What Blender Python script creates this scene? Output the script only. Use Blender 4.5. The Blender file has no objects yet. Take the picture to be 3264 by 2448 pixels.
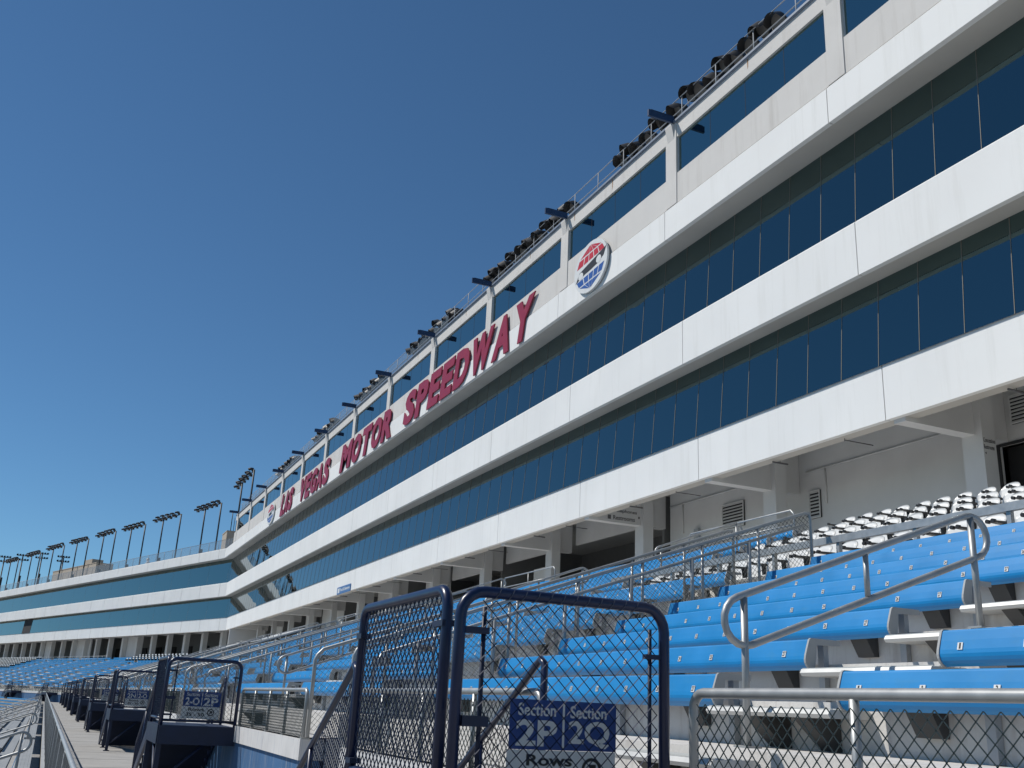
import bpy, math, random
from mathutils import Vector, Matrix
random.seed(7)
S = bpy.context.scene
COL = S.collection
R = math.radians
# ------------------------------------------------------------------ helpers
class MB:
    """collects shapes, then becomes one mesh object"""
    def __init__(s): s.v=[]; s.f=[]; s.m=[]; s.sm=[]
    def face(s, idx, m=0, smooth=False): s.f.append(tuple(idx)); s.m.append(m); s.sm.append(smooth)
    def poly(s, pts, m=0):
        b=len(s.v); s.v += [tuple(p) for p in pts]; s.face(range(b,b+len(pts)), m)
    def box(s, x0,x1,y0,y1,z0,z1, m=0):
        if x0>x1: x0,x1=x1,x0
        if y0>y1: y0,y1=y1,y0
        if z0>z1: z0,z1=z1,z0
        b=len(s.v)
        s.v += [(x0,y0,z0),(x1,y0,z0),(x1,y1,z0),(x0,y1,z0),(x0,y0,z1),(x1,y0,z1),(x1,y1,z1),(x0,y1,z1)]
        for q in ((0,3,2,1),(4,5,6,7),(0,1,5,4),(1,2,6,5),(2,3,7,6),(3,0,4,7)): s.face([b+i for i in q], m)
    def prism(s, prof, y0, y1, m=0, caps=True, axis='y', smooth=False):
        """profile in (x,z), extruded along y"""
        b=len(s.v); n=len(prof)
        for y in (y0,y1):
            for x,z in prof: s.v.append((x,y,z) if axis=='y' else (y,x,z))
        for i in range(n):
            j=(i+1)%n; s.face((b+i,b+j,b+n+j,b+n+i), m, smooth)
        if caps:
            s.face([b+i for i in range(n)][::-1], m); s.face([b+n+i for i in range(n)], m)
    def tube(s, pts, r, seg=8, m=0, closed=False, caps=True):
        pts=[Vector(p) for p in pts]; n=len(pts); b=len(s.v)
        prev=None
        for i,p in enumerate(pts):
            if closed: d=(pts[(i+1)%n]-pts[i-1]).normalized()
            elif i==0: d=(pts[1]-pts[0]).normalized()
            elif i==n-1: d=(pts[-1]-pts[-2]).normalized()
            else: d=((pts[i+1]-p).normalized()+(p-pts[i-1]).normalized()).normalized()
            if prev is None:
                a=Vector((0,0,1)) if abs(d.z)<.9 else Vector((1,0,0))
                u=d.cross(a).normalized()
            else:
                u=(prev-d*prev.dot(d)).normalized()
            prev=u; w=d.cross(u)
            for k in range(seg):
                t=2*math.pi*k/seg; s.v.append(tuple(p+u*(r*math.cos(t))+w*(r*math.sin(t))))
        rng=n if closed else n-1
        for i in range(rng):
            for k in range(seg):
                a=b+i*seg+k; a2=b+i*seg+(k+1)%seg; c=b+((i+1)%n)*seg+k; c2=b+((i+1)%n)*seg+(k+1)%seg
                s.face((a,a2,c2,c), m, seg>4)
        if caps and not closed:
            s.face([b+k for k in range(seg)][::-1], m); s.face([b+(n-1)*seg+k for k in range(seg)], m)
    def lathe(s, prof, origin, axis, seg=12, m=0):
        """profile (r, h) turned about axis from origin"""
        o=Vector(origin); d=Vector(axis).normalized()
        a=Vector((0,0,1)) if abs(d.z)<.9 else Vector((1,0,0)); u=d.cross(a).normalized(); w=d.cross(u); b=len(s.v)
        for r,h in prof:
            for k in range(seg):
                t=2*math.pi*k/seg; s.v.append(tuple(o+d*h+u*(r*math.cos(t))+w*(r*math.sin(t))))
        for i in range(len(prof)-1):
            for k in range(seg): s.face((b+i*seg+k,b+i*seg+(k+1)%seg,b+(i+1)*seg+(k+1)%seg,b+(i+1)*seg+k), m, True)
    def text(s, string, size, org, right, up, m=0, ext=.004, bold=0.0, shear=0.0, sx=1.0, align='LEFT', fit=None):
        vs,fs=glyphs(string, bold, shear, align)
        org=Vector(org); right=Vector(right); up=Vector(up); nrm=right.cross(up)
        xs=[v[0] for v in vs]; zs=[v[1] for v in vs]
        x0,x1=min(xs),max(xs); z0,z1=min(zs),max(zs)
        if fit:   # (width, height): scale glyphs into a box with lower-left corner at org
            kx=fit[0]/(x1-x0); kz=fit[1]/(z1-z0); ox,oz=-x0,-z0
        else: kx=size*sx; kz=size; ox=oz=0
        b=len(s.v); n=len(vs)
        for v in vs: s.v.append(tuple(org+right*((v[0]+ox)*kx)+up*((v[1]+oz)*kz)+nrm*(v[2]*ext)))
        for f in fs: s.face([b+i for i in f], m)
    def xf(s, M):
        s.v=[tuple(M@Vector(p)) for p in s.v]; return s
    def build(s, name, mats, parent=None, link=True):
        me=bpy.data.meshes.new(name); me.from_pydata(s.v,[],s.f)
        for mt in (mats if isinstance(mats,(list,tuple)) else [mats]): me.materials.append(mt)
        me.polygons.foreach_set('material_index', s.m); me.polygons.foreach_set('use_smooth', s.sm)
        me.update()
        o=bpy.data.objects.new(name, me)
        if link: COL.objects.link(o)
        if parent: o.parent=parent
        return o
_gl={}
def glyphs(string, bold, shear, align):
    key=(string,bold,shear,align)
    if key in _gl: return _gl[key]
    c=bpy.data.curves.new('t','FONT'); c.body=string; c.size=1; c.extrude=.5; c.offset=bold; c.shear=shear; c.align_x=align; c.resolution_u=3
    o=bpy.data.objects.new('t',c); COL.objects.link(o)
    dg=bpy.context.evaluated_depsgraph_get(); me=bpy.data.meshes.new_from_object(o.evaluated_get(dg))
    r=([tuple(v.co) for v in me.vertices],[tuple(p.vertices) for p in me.polygons])
    bpy.data.objects.remove(o); bpy.data.curves.remove(c); bpy.data.meshes.remove(me)
    _gl[key]=r; return r
def tag(o,label,cat,group=None,kind=None):
    o['label']=label
    if cat: o['category']=cat
    if group: o['group']=group
    if kind: o['kind']=kind
    return o
def struct(o,label=None,cat=None):
    o['kind']='structure'
    if label: o['label']=label
    if cat: o['category']=cat
    return o
def thing(name,label,cat,loc=(0,0,0),group=None):
    o=bpy.data.objects.new(name,None); COL.objects.link(o); o.location=loc; o.empty_display_size=.2
    return tag(o,label,cat,group)
def dup(src, label, loc=None, rotz=None, group=None):
    def cp(o,par):
        c=o.copy(); COL.objects.link(c); c.parent=par
        for ch in kids.get(o,[]): cp(ch,c)
        return c
    kids={}
    for ch in src.children_recursive: kids.setdefault(ch.parent,[]).append(ch)
    r=cp(src,None); r['label']=label
    if loc is not None: r.location=loc
    if rotz is not None: r.rotation_euler=(0,0,rotz)
    if group: r['group']=group
    return r
ORD=['zeroth','first','second','third','fourth','fifth','sixth','seventh','eighth','ninth','tenth','eleventh','twelfth','thirteenth','fourteenth','fifteenth','sixteenth','seventeenth','eighteenth','nineteenth','twentieth','twenty-first','twenty-second','twenty-third','twenty-fourth','twenty-fifth']
# second straight of the stand: everything beyond the bend is turned about this pivot
PIV=Vector((19.75,134.5,0)); TH=R(17.0); TM=math.tan(TH/2)
def turn(x,y,z=0):
    d=Vector((x,y,0))-PIV; c,s_=math.cos(TH),math.sin(TH)
    return Vector((PIV.x+d.x*c-d.y*s_, PIV.y+d.x*s_+d.y*c, z))
M2=Matrix.Translation(PIV)@Matrix.Rotation(TH,4,'Z')@Matrix.Translation(-PIV)
def end1(x): return 134.5-(19.75-x)*TM      # where the first straight ends at offset x
def beg2(x): return 134.5+(19.75-x)*TM
# ------------------------------------------------------------------ materials
def mat(name, col, rough=.6, metal=0.0, var=.06, scale=3.0, bump=0.0, bscale=40, spec=.5, dirt=None, streak=None, streak_scale=(2,2,.15)):
    m=bpy.data.materials.new(name); m.use_nodes=True; nt=m.node_tree; N=nt.nodes; L=nt.links
    b=N['Principled BSDF']; b.inputs['Roughness'].default_value=rough; b.inputs['Metallic'].default_value=metal
    b.inputs['Specular IOR Level'].default_value=spec
    tc=N.new('ShaderNodeNewGeometry')
    no=N.new('ShaderNodeTexNoise'); no.inputs['Scale'].default_value=scale; no.inputs['Detail'].default_value=5
    L.new(tc.outputs['Position'],no.inputs['Vector'])
    mr=N.new('ShaderNodeMapRange'); mr.inputs['From Min'].default_value=.3; mr.inputs['From Max'].default_value=.7
    mr.inputs['To Min'].default_value=1-var; mr.inputs['To Max'].default_value=1+var
    L.new(no.outputs['Fac'],mr.inputs['Value'])
    mx=N.new('ShaderNodeVectorMath'); mx.operation='SCALE'; mx.inputs[0].default_value=col[:3]
    L.new(mr.outputs['Result'],mx.inputs['Scale'])
    out=mx.outputs['Vector']
    if streak:
        mp=N.new('ShaderNodeMapping'); mp.inputs['Scale'].default_value=streak_scale
        L.new(tc.outputs['Position'],mp.inputs['Vector'])
        n2=N.new('ShaderNodeTexNoise'); n2.inputs['Scale'].default_value=3; n2.inputs['Detail'].default_value=6; n2.inputs['Roughness'].default_value=.65
        L.new(mp.outputs['Vector'],n2.inputs['Vector'])
        r2=N.new('ShaderNodeMapRange'); r2.inputs['From Min'].default_value=.52; r2.inputs['From Max'].default_value=.75
        r2.inputs['To Max'].default_value=streak[3]
        L.new(n2.outputs['Fac'],r2.inputs['Value'])
        mm=N.new('ShaderNodeMix'); mm.data_type='RGBA'; mm.inputs['B'].default_value=(*streak[:3],1)
        L.new(r2.outputs['Result'],mm.inputs['Factor']); L.new(out,mm.inputs['A']); out=mm.outputs['Result']
    L.new(out,b.inputs['Base Color'])
    r3=N.new('ShaderNodeMapRange'); r3.inputs['To Min'].default_value=max(0,rough-.12); r3.inputs['To Max'].default_value=min(1,rough+.12)
    L.new(no.outputs['Fac'],r3.inputs['Value'])
    if rough>.1: L.new(r3.outputs['Result'],b.inputs['Roughness'])
    if bump:
        n3=N.new('ShaderNodeTexNoise'); n3.inputs['Scale'].default_value=bscale; n3.inputs['Detail'].default_value=4
        L.new(tc.outputs['Position'],n3.inputs['Vector'])
        bp=N.new('ShaderNodeBump'); bp.inputs['Strength'].default_value=bump; bp.inputs['Distance'].default_value=.02
        L.new(n3.outputs['Fac'],bp.inputs['Height']); L.new(bp.outputs['Normal'],b.inputs['Normal'])
    return m
WHITE=mat('white_precast',(.765,.765,.745),.75,var=.035,scale=.35,bump=.04,streak=(.54,.53,.49,.32),streak_scale=(.8,.8,.06))
STUCCO=mat('grey_stucco',(.61,.59,.56),.9,var=.05,scale=.6,bump=.15,bscale=25,streak=(.36,.33,.29,.35),streak_scale=(.9,.9,.08))
RUST=mat('rust_streak',(.30,.17,.09),.9,var=.3,scale=4)
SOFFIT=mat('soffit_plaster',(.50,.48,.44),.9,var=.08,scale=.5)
CONWALL=mat('painted_block_wall',(.61,.615,.61),.9,var=.05,scale=.8,bump=.05)
JOINT=mat('dark_sealant',(.10,.09,.085),.9)
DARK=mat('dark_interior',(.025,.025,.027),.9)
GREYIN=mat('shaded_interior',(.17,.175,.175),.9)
CEIL=mat('concourse_ceiling',(.42,.42,.40),.9)
CONC=mat('walkway_concrete',(.345,.335,.315),.9,var=.10,scale=1.3,bump=.2,bscale=60,streak=(.25,.235,.22,.35),streak_scale=(1,1,1))
TREAD=mat('tier_concrete',(.60,.585,.56),.88,var=.09,scale=2.2,bump=.15,bscale=50,streak=(.33,.29,.26,.7),streak_scale=(2.2,2.2,.35))
BLUEWALL=mat('blue_wall_paint',(.040,.125,.27),.7,var=.12,scale=2,streak=(.30,.32,.36,.8),streak_scale=(5,5,.25))
CAP=mat('white_cap_paint',(.62,.61,.60),.8,var=.07,scale=2,streak=(.30,.33,.40,.7),streak_scale=(7,7,.6))
BLUE=mat('blue_bench_shell',(.003,.210,.510),.45,var=.09,scale=2.5,spec=.45,streak=(.03,.215,.42,.45),streak_scale=(2.2,2.2,5))
ALU=mat('galvanised_rail',(.36,.37,.37),.45,metal=.5,var=.10,scale=9)
ALUP=mat('aluminium_plank',(.58,.58,.56),.45,metal=.35,var=.07,scale=5)
ENDC=mat('grey_end_cap',(.36,.37,.37),.6,var=.06)
STEELD=mat('dark_steel_bracket',(.055,.055,.055),.7,var=.15)
POSTG=mat('light_grey_post',(.36,.38,.40),.6,var=.08)
NAVY=mat('navy_paint',(.006,.015,.055),.33,var=.15,scale=6,spec=.5)
NAVYD=mat('navy_plate',(.008,.016,.046),.55,var=.2,scale=4)
NAVYF=mat('navy_fin',(.016,.042,.105),.5,var=.12)
WIREN=mat('navy_mesh_wire',(.006,.014,.045),.6,spec=.25)
WIREG=mat('dark_green_wire',(.022,.036,.040),.6,spec=.25)
MAROON=mat('maroon_letter',(.28,.010,.035),.45,var=.06)
MAROOND=MAROON
RED=mat('logo_red',(.50,.015,.03),.45); LBLUE=mat('logo_blue',(.02,.09,.33),.45); BLACK=mat('logo_black',(.012,.012,.014),.5)
SIGNW=mat('sign_white',(.66,.67,.66),.55,var=.04); SIGNB=mat('sign_blue',(.008,.048,.22),.4,var=.08)
INK=mat('sign_ink',(.03,.03,.03),.7); GREYINK=mat('grey_ink',(.12,.12,.125),.8); REDINK=mat('red_stencil',(.42,.05,.05),.8)
PLASTW=mat('white_chair_plastic',(.72,.72,.70),.35,var=.05,scale=6)
PLASTB=mat('black_armrest',(.015,.015,.016),.5)
LAMPB=mat('lamp_black',(.026,.025,.024),.5,var=.2); LAMPG=mat('lamp_glass',(.20,.19,.175),.5,metal=.0)
ALUL=mat('weathered_plank',(.30,.31,.31),.6,metal=.15,var=.12,scale=4)
POLE=mat('dark_pole',(.022,.026,.028),.55)
BEIGE=mat('beige_plant_room',(.42,.36,.29),.9,var=.06)
FRAMEW=mat('window_frame',(.55,.56,.56),.5); MULL=mat('bronze_mullion',(.20,.18,.15),.7)
GROUND=mat('ground_asphalt',(.10,.10,.10),.95,var=.15,scale=.05)
def glassmat(name,col,ior,rough=.015,metal=1.0):
    m=bpy.data.materials.new(name); m.use_nodes=True; nt=m.node_tree; b=nt.nodes['Principled BSDF']
    b.inputs['Base Color'].default_value=(*col,1); b.inputs['Roughness'].default_value=rough; b.inputs['IOR'].default_value=ior; b.inputs['Metallic'].default_value=metal
    geo=nt.nodes.new('ShaderNodeNewGeometry'); n=nt.nodes.new('ShaderNodeTexNoise'); n.inputs['Scale'].default_value=.6
    nt.links.new(geo.outputs['Position'],n.inputs['Vector'])
    bp=nt.nodes.new('ShaderNodeBump'); bp.inputs['Strength'].default_value=.03; bp.inputs['Distance'].default_value=.05
    nt.links.new(n.outputs['Fac'],bp.inputs['Height']); nt.links.new(bp.outputs['Normal'],b.inputs['Normal'])
    return m
GLASS=glassmat('tinted_blue_glass',(.125,.190,.195),1.5)
GLASSF=glassmat('grey_teal_glass',(.155,.225,.215),1.5)
GLASS2=glassmat('tinted_green_glass',(.20,.30,.30),1.5)
def seethru(name,col,a):
    m=bpy.data.materials.new(name); m.use_nodes=True; nt=m.node_tree; N=nt.nodes
    b=N['Principled BSDF']; b.inputs['Base Color'].default_value=(*col,1); b.inputs['Roughness'].default_value=.6
    b.inputs['Alpha'].default_value=a
    n=N.new('ShaderNodeTexNoise'); n.inputs['Scale'].default_value=2; 
    r=N.new('ShaderNodeMapRange'); r.inputs['To Min'].default_value=a*.9; r.inputs['To Max'].default_value=a*1.1
    nt.links.new(n.outputs['Fac'],r.inputs['Value']); nt.links.new(r.outputs['Result'],b.inputs['Alpha'])
    return m
FINE=seethru('fine_wire_screen',(.18,.24,.30),.38)
WIRES=mat('zinc_wire',(.20,.21,.22),.5,metal=.3)
# ------------------------------------------------------------------ camera, sky, sun
cam=bpy.data.cameras.new('camera'); co=bpy.data.objects.new('camera',cam); COL.objects.link(co); S.camera=co
yaw,pit,rol=R(23.5025),R(18.2655),R(2.7826)
F=Vector((math.sin(yaw)*math.cos(pit),math.cos(yaw)*math.cos(pit),math.sin(pit)))
Rt=Vector((math.cos(yaw),-math.sin(yaw),0)); U=Rt.cross(F)
r_=Rt*math.cos(rol)+U*math.sin(rol); u_=-Rt*math.sin(rol)+U*math.cos(rol)
Mc=Matrix((( r_.x,u_.x,-F.x,0),(r_.y,u_.y,-F.y,0),(r_.z,u_.z,-F.z,0),(0,0,0,1)))
co.matrix_world=Mc; cam.sensor_width=36; cam.lens=36*3147.4357/3264; cam.clip_start=.05; cam.clip_end=5000
SEL,SAZ=R(50),R(35)     # sun height; azimuth measured from -X toward +Y
sd=Vector((-math.cos(SEL)*math.cos(SAZ),math.cos(SEL)*math.sin(SAZ),math.sin(SEL)))
sl=bpy.data.lights.new('sun','SUN'); sl.energy=4.1; sl.angle=R(.53); sl.color=(1,.955,.885)
so=bpy.data.objects.new('sun',sl); COL.objects.link(so); so.rotation_euler=sd.to_track_quat('Z','Y').to_euler()
W=bpy.data.worlds.new('World'); S.world=W; W.use_nodes=True; wn=W.node_tree
bg=wn.nodes['Background']; bg.inputs['Strength'].default_value=.080
sky=wn.nodes.new('ShaderNodeTexSky'); sky.sky_type='NISHITA'; sky.sun_disc=False
sky.sun_elevation=SEL; sky.sun_rotation=math.atan2(sd.x,sd.y); sky.altitude=1800; sky.air_density=1.0; sky.dust_density=0; sky.ozone_density=4.5
tint=wn.nodes.new('ShaderNodeMix'); tint.data_type='RGBA'; tint.blend_type='MULTIPLY'; tint.inputs['Factor'].default_value=1
tint.inputs['B'].default_value=(.74,1.02,1.09,1)
wn.links.new(sky.outputs['Color'],tint.inputs['A']); wn.links.new(tint.outputs['Result'],bg.inputs['Color'])
S.view_settings.view_transform='Standard'; S.view_settings.look='None'; S.view_settings.exposure=0
# ------------------------------------------------------------------ dimensions
Y0=19.84; BAY=9.0; P=13.5
D1,D2,D3=18.58,19.34,19.97
G1,G2=19.65,20.14
TZ=lambda k:-.15+.285*k          # tread height of row k
BX=lambda k:4.1+.8*k             # bench front of row k
BZ=lambda k:.30+.285*k           # bench top of row k
YS=-22.0                         # near end of what is built
YE=300.0
# ------------------------------------------------------------------ ground
m=MB(); m.poly([(-3000,-3000,-14),(3000,-3000,-14),(3000,3000,-14),(-3000,3000,-14)])
struct(m.build('ground',GROUND),'flat asphalt ground far below the stand','ground')
# walkway between lower and upper seats
m=MB()
m.poly([(.2,YS,-1.62),(3.2,YS,-1.62),(3.2,end1(3.2),-1.62),(.2,end1(.2),-1.62)])
a=[turn(.2,beg2(.2),-1.62),turn(3.2,beg2(3.2),-1.62),turn(3.2,YE,-1.62),turn(.2,YE,-1.62)]; m.poly(a)
m.box(.2,3.2,YS,end1(.2)-1,-1.8,-1.624)
for i in range(60): 
    y=-20+i*3
    if y<end1(.2): m.box(.75,3.05,y,y+.012,-1.619,-1.6165,1)
m.box(1.02,1.035,YS,128,-1.619,-1.6165,1)
struct(m.build('walkway',[CONC,JOINT]),'pale concrete walkway between the lower and upper seats','walkway')
# ------------------------------------------------------------------ upper seating tiers (concrete)
def steps(m,y0,y1,k0,k1,xb=None,seg2=False,bottom=-1.7):
    for k in range(k0,k1+1):
        x0=3.55+.8*k; x1=x0+.8; z=TZ(k)
        if callable(y0): a0,a1=y0(x0),y0(x1)
        else: a0=a1=y0
        if callable(y1): b0,b1=y1(x0),y1(x1)
        else: b0=b1=y1
        zp=TZ(k-1) if k>0 else -.445
        if k==k0: zp=min(zp,bottom if k0>0 else zp)
        T=(lambda p: tuple(turn(*p))) if seg2 else (lambda p:p)
        m.poly([T(p) for p in ((x0,a0,z),(x1,a1,z),(x1,b1,z),(x0,b0,z))])
        m.poly([T(p) for p in ((x0,a0,zp),(x0,a0,z),(x0,b0,z),(x0,b0,zp))])
        m.poly([T(p) for p in ((x0,a0,bottom),(x1,a1,bottom),(x1,a1,z),(x0,a0,z))])
        m.poly([T(p) for p in ((x0,b0,bottom),(x0,b0,z),(x1,b1,z),(x1,b1,bottom))])
m=MB()
NS=10
yprev=YS
for n in range(-2,NS):
    g0,g1=11.40+P*n,13.25+P*n
    if g1>end1(3.5): g0=g1=None
    yb = g0 if g0 else end1
    if n==0: steps(m,yprev,4.6,0,15); steps(m,4.6,yb,0,7)
    elif n==1: steps(m,yprev,18.0,0,7); steps(m,18.0,yb,0,15)
    else: steps(m,yprev,yb,0,15)
    m.poly([(3.1,yprev,-.449),(3.55,yprev,-.449),(3.55,(yb if g0 else end1(3.5)),-.449),(3.1,(yb if g0 else end1(3.5)),-.449)])
    if g0:
        if n!=0: steps(m,g0+.001,g1-.001,8,15)
        yprev=g1
        m.poly([(3.1,g0,-1.6),(9.95,g0,-1.6),(9.95,g1,-1.6),(3.1,g1,-1.6)])
    else: break
else:
    steps(m,yprev,end1,0,15); m.poly([(3.1,yprev,-.449),(3.55,yprev,-.449),(3.55,end1(3.5),-.449),(3.1,end1(3.5),-.449)])
# concourse slab behind the top row
m.poly([(16.35,YS,4.13),(34,YS,4.13),(34,end1(34),4.13),(16.35,end1(16.35),4.13)])
tag(m.build('seating_terrace',TREAD),'pale concrete stepped terrace carrying the upper rows of the near straight','terrace')
m=MB(); steps(m,beg2,YE,0,15,seg2=True)
m.poly([turn(3.1,beg2(3.1),-.449),turn(3.55,beg2(3.55),-.449),turn(3.55,YE,-.449),turn(3.1,YE,-.449)])
m.poly([turn(16.35,beg2(16.35),4.13),turn(34,beg2(34),4.13),turn(34,YE,4.13),turn(16.35,YE,4.13)])
tag(m.build('seating_terrace',TREAD),'concrete stepped terrace of the far straight beyond the bend','terrace')
# ------------------------------------------------------------------ chain link
def chain(m,w,h,slope=0.0,p=.075,r=.0027,mi=0,seg=3):
    q=p/2; nw=int(w/q); nl=int(h/q)
    for i in range(nw):
        pts=[]
        for j in range(nl+1):
            odd=(j+i)%2
            uu=i*q+odd*q; vv=j*q
            if vv>h: vv=h
            pts.append((0,uu,vv+slope*uu))
        b=len(m.v)
        for (x,y,z) in pts:
            for (dx,dy) in ((r,0),(-r*.5,r*.87),(-r*.5,-r*.87)): m.v.append((x+dx,y+dy,z))
        for j in range(len(pts)-1):
            for k in range(3): m.face((b+j*3+k,b+j*3+(k+1)%3,b+j*3+3+(k+1)%3,b+j*3+3+k), mi)
def roundrect(y0,y1,z0,z1,r,s0=0.0,n=5,bottom=False):
    """open frame path in the YZ plane: up, across with rounded top corners, down"""
    pts=[(0,y0,z0)]
    for i in range(n+1):
        t=math.pi/2*i/n; pts.append((0,y0+r-r*math.cos(t),z1-r+r*math.sin(t)))
    for i in range(n+1):
        t=math.pi/2*i/n; pts.append((0,y1-r+r*math.sin(t),z1-r+r*math.cos(t)))
    pts.append((0,y1,z0)); return pts
ROT90=Matrix.Rotation(R(-90),4,'Z')    # YZ plane to XZ plane (y -> x)
# ------------------------------------------------------------------ stair platforms with gates
def make_stair():
    t=thing('access_stair','x','stairs')
    W0,W1=1.845,3.10
    m=MB(); m.box(W0+.02,W1,4.78,6.7,-.56,-.50); m.box(W0,W1,4.74,4.78,-.80,-.498); m.box(W0-.02,W0+.02,4.78,6.7,-.80,-.498)
    m.box(W0+.05,W1-.02,4.9,4.94,-.8,-.56); m.box(W0+.05,W1-.02,6.1,6.14,-.8,-.56)
    m.build('platform',NAVYD,t)
    for (x,y) in ((W0+.04,4.84),(W0+.04,6.62)):
        m=MB(); m.box(x-.04,x+.04,y-.04,y+.04,-1.62,-.80); m.box(x-.08,x+.08,y-.08,y+.08,-1.62,-1.60); m.build('leg',NAVYD,t)
    m=MB()
    m.tube([(W0+.06,4.84,-1.45),(2.6,4.84,-.8)],.025,6); m.tube([(W0+.04,4.9,-1.5),(W0+.04,5.6,-.8)],.025,6)
    m.build('brace',NAVYD,t)
    # steps going down away from the camera
    m=MB()
    for i in range(6):
        y=6.7+.29*i; z=-.5-.16*(i+1); m.box(W0+.06,W1-.04,y,y+.3,z-.04,z); m.box(W0+.06,W1-.04,y,y+.012,z-.16,z-.04)
    m.build('tread',NAVYD,t)
    for x in (W0,W1-.05):
        m=MB(); m.prism([(6.68,-.50),(6.68,-.82),(8.45,-1.62),(8.75,-1.62)],x,x+.045,axis='x'); m.build('stringer',NAVY,t)
    # front guard facing the camera (frame in the XZ plane)
    f=MB(); pts=[(x_,0,z_) for (_,x_,z_) in roundrect(W0+.02,W1-.02,-.62,.575,.13)]
    f.tube([(a,4.8,c) for a,b,c in pts],.030,12)
    g=f.build('guard_frame',NAVY,t)
    f2=MB(); f2.tube([(W0+.16,4.82,-.44),(W0+.16,4.82,.50)],.013,8); f2.tube([(W1-.10,4.82,-.44),(W1-.10,4.82,.46)],.011,8)
    f2.tube([(W0+.03,4.8,-.42),(W1-.03,4.8,-.42)],.022,8)
    for z in (.38,-.05,-.33): f2.box(W0+.02,W0+.18,4.788,4.835,z-.016,z+.016)
    f2.box(W0+.05,W0+.19,4.77,4.85,-.085,-.035); f2.box(W1-.14,W1-.02,4.79,4.83,.30,.325)
    f2.build('tension_bar',NAVYD,g)
    c=MB(); chain(c,1.05,.98,r=.0043); c.xf(Matrix.Translation((W0+.14,4.8,-.44))@ROT90)
    c.build('wire_mesh',WIREN,t)
    # tie wires twisted round the top rail
    TW=mat('tie_wire_grey',(.07,.08,.11),.5)
    for i in range(12):
        c=MB(); x=W0+.2+i*.075; c.tube([(x+.035*math.cos(a)*.4+ .012*a/3, 4.8+.034*math.sin(a), .575+.034*math.cos(a)) for a in [j*.9 for j in range(7)]],.0022,4)
        c.build('tie_wire',TW,g)
    # side guard along the walkway
    SX=1.875
    f=MB(); pts=roundrect(5.02,6.60,-.8,.60,.10); f.tube([(SX,b,c_) for a,b,c_ in pts],.030,12)
    f.tube([(SX,5.04,-.40),(SX,6.58,-.40)],.024,8); g=f.build('side_guard_frame',NAVY,t)
    f=MB(); f.tube([(SX+.02,5.14,-.40),(SX+.02,5.14,.52)],.010,6)
    for z in (.42,-.35): f.box(SX-.035,SX+.035,4.995,5.15,z-.016,z+.016); f.box(SX-.035,SX+.035,6.52,6.63,z-.016,z+.016)
    f.build('tension_bar',NAVYD,g)
    c=MB(); chain(c,1.50,1.04,r=.0043); c.xf(Matrix.Translation((SX,5.05,-.42))); c.build('wire_mesh',WIREN,t)
    # sloping stair guards
    for x,y0 in ((SX,6.66),(W1-.04,6.25)):
        f=MB(); sl_=-.553
        z0=.24 if x<2 else .34
        L_=2.15
        f.tube([(x,y0,-.6),(x,y0,z0-.03),(x,y0+.06,z0-.0),(x,y0+L_,z0+sl_*L_),(x,y0+L_+.03,z0+sl_*L_-.05),(x,y0+L_,-1.6)],.026,10)
        f.tube([(x,y0+1.05,z0+sl_*1.05),(x,y0+1.05,-1.25)],.020,8)
        f.build('stair_handrail',NAVY,t)
        if x<2:
            c=MB(); chain(c,L_,.84,sl_,r=.0043); c.xf(Matrix.Translation((x,y0,z0-.86))); c.build('wire_mesh',WIREN,t)
    return t
def make_sign(a,b,rows=True,name='section_sign'):
    t=thing(name,'x','sign'); x0,x1=2.18,2.80; y=4.832
    m=MB(); m.box(x0,x1,y,y+.006,-.185,.058); p=m.build('blue_panel',SIGNB,t)
    m=MB(); fn=(1,0,0); up=(0,0,1)
    m.text('Section',1,(x0+.045,y-.001,-.022),fn,up,ext=.002,bold=.018,fit=(.215,.062)); m.text('Section',1,(x0+.345,y-.001,-.026),fn,up,ext=.002,bold=.018,fit=(.215,.062))
    m.text(a,1,(x0+.035,y-.001,-.168),fn,up,ext=.002,bold=.03,fit=(.235,.128)); m.text(b,1,(x0+.335,y-.001,-.172),fn,up,ext=.002,bold=.03,fit=(.245,.135))
    m.box(x0+.30,x0+.312,y-.002,y+.001,-.175,.045)
    m.build('lettering',SIGNW,p)
    m=MB(); m.box(x0-.008,x1-.004,y,y+.006,-.385,-.187); p=m.build('white_panel',SIGNW,t)
    m=MB(); m.text('Rows',1,(x0+.10,y-.001,-.262),fn,up,ext=.002,bold=.025,fit=(.26,.055)); m.text('35 - 50',1,(x0+.07,y-.001,-.345),fn,up,ext=.002,bold=.025,fit=(.30,.058))
    cx,cz=x0+.475,-.275
    for i in range(20):
        a0,a1=2*math.pi*i/20,2*math.pi*(i+1)/20
        m.poly([(cx+.058*math.cos(a0),y-.002,cz+.058*math.sin(a0)),(cx+.058*math.cos(a1),y-.002,cz+.058*math.sin(a1)),(cx+.042*math.cos(a1),y-.002,cz+.042*math.sin(a1)),(cx+.042*math.cos(a0),y-.002,cz+.042*math.sin(a0))])
    m.poly([(cx-.030,y-.002,cz-.020),(cx-.020,y-.002,cz-.030),(cx+.016,y-.002,cz+.006),(cx+.006,y-.002,cz+.016)])
    m.poly([(cx-.016,y-.002,cz+.026),(cx-.012,y-.002,cz+.010),(cx+.010,y-.002,cz-.012),(cx+.026,y-.002,cz-.016),(cx+.026,y-.002,cz+.026)])
    m.build('lettering',INK,p)
    return t
st=make_stair(); st['label']='navy stair platform with chain link guard, nearest the camera, carrying the largest section sign'; st['group']='navy stair platforms along the walkway'
LB={1:'second navy stair platform along the walkway, in front of the long blue wall',2:'third navy stair platform along the walkway, small sign on its guard'}
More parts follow.
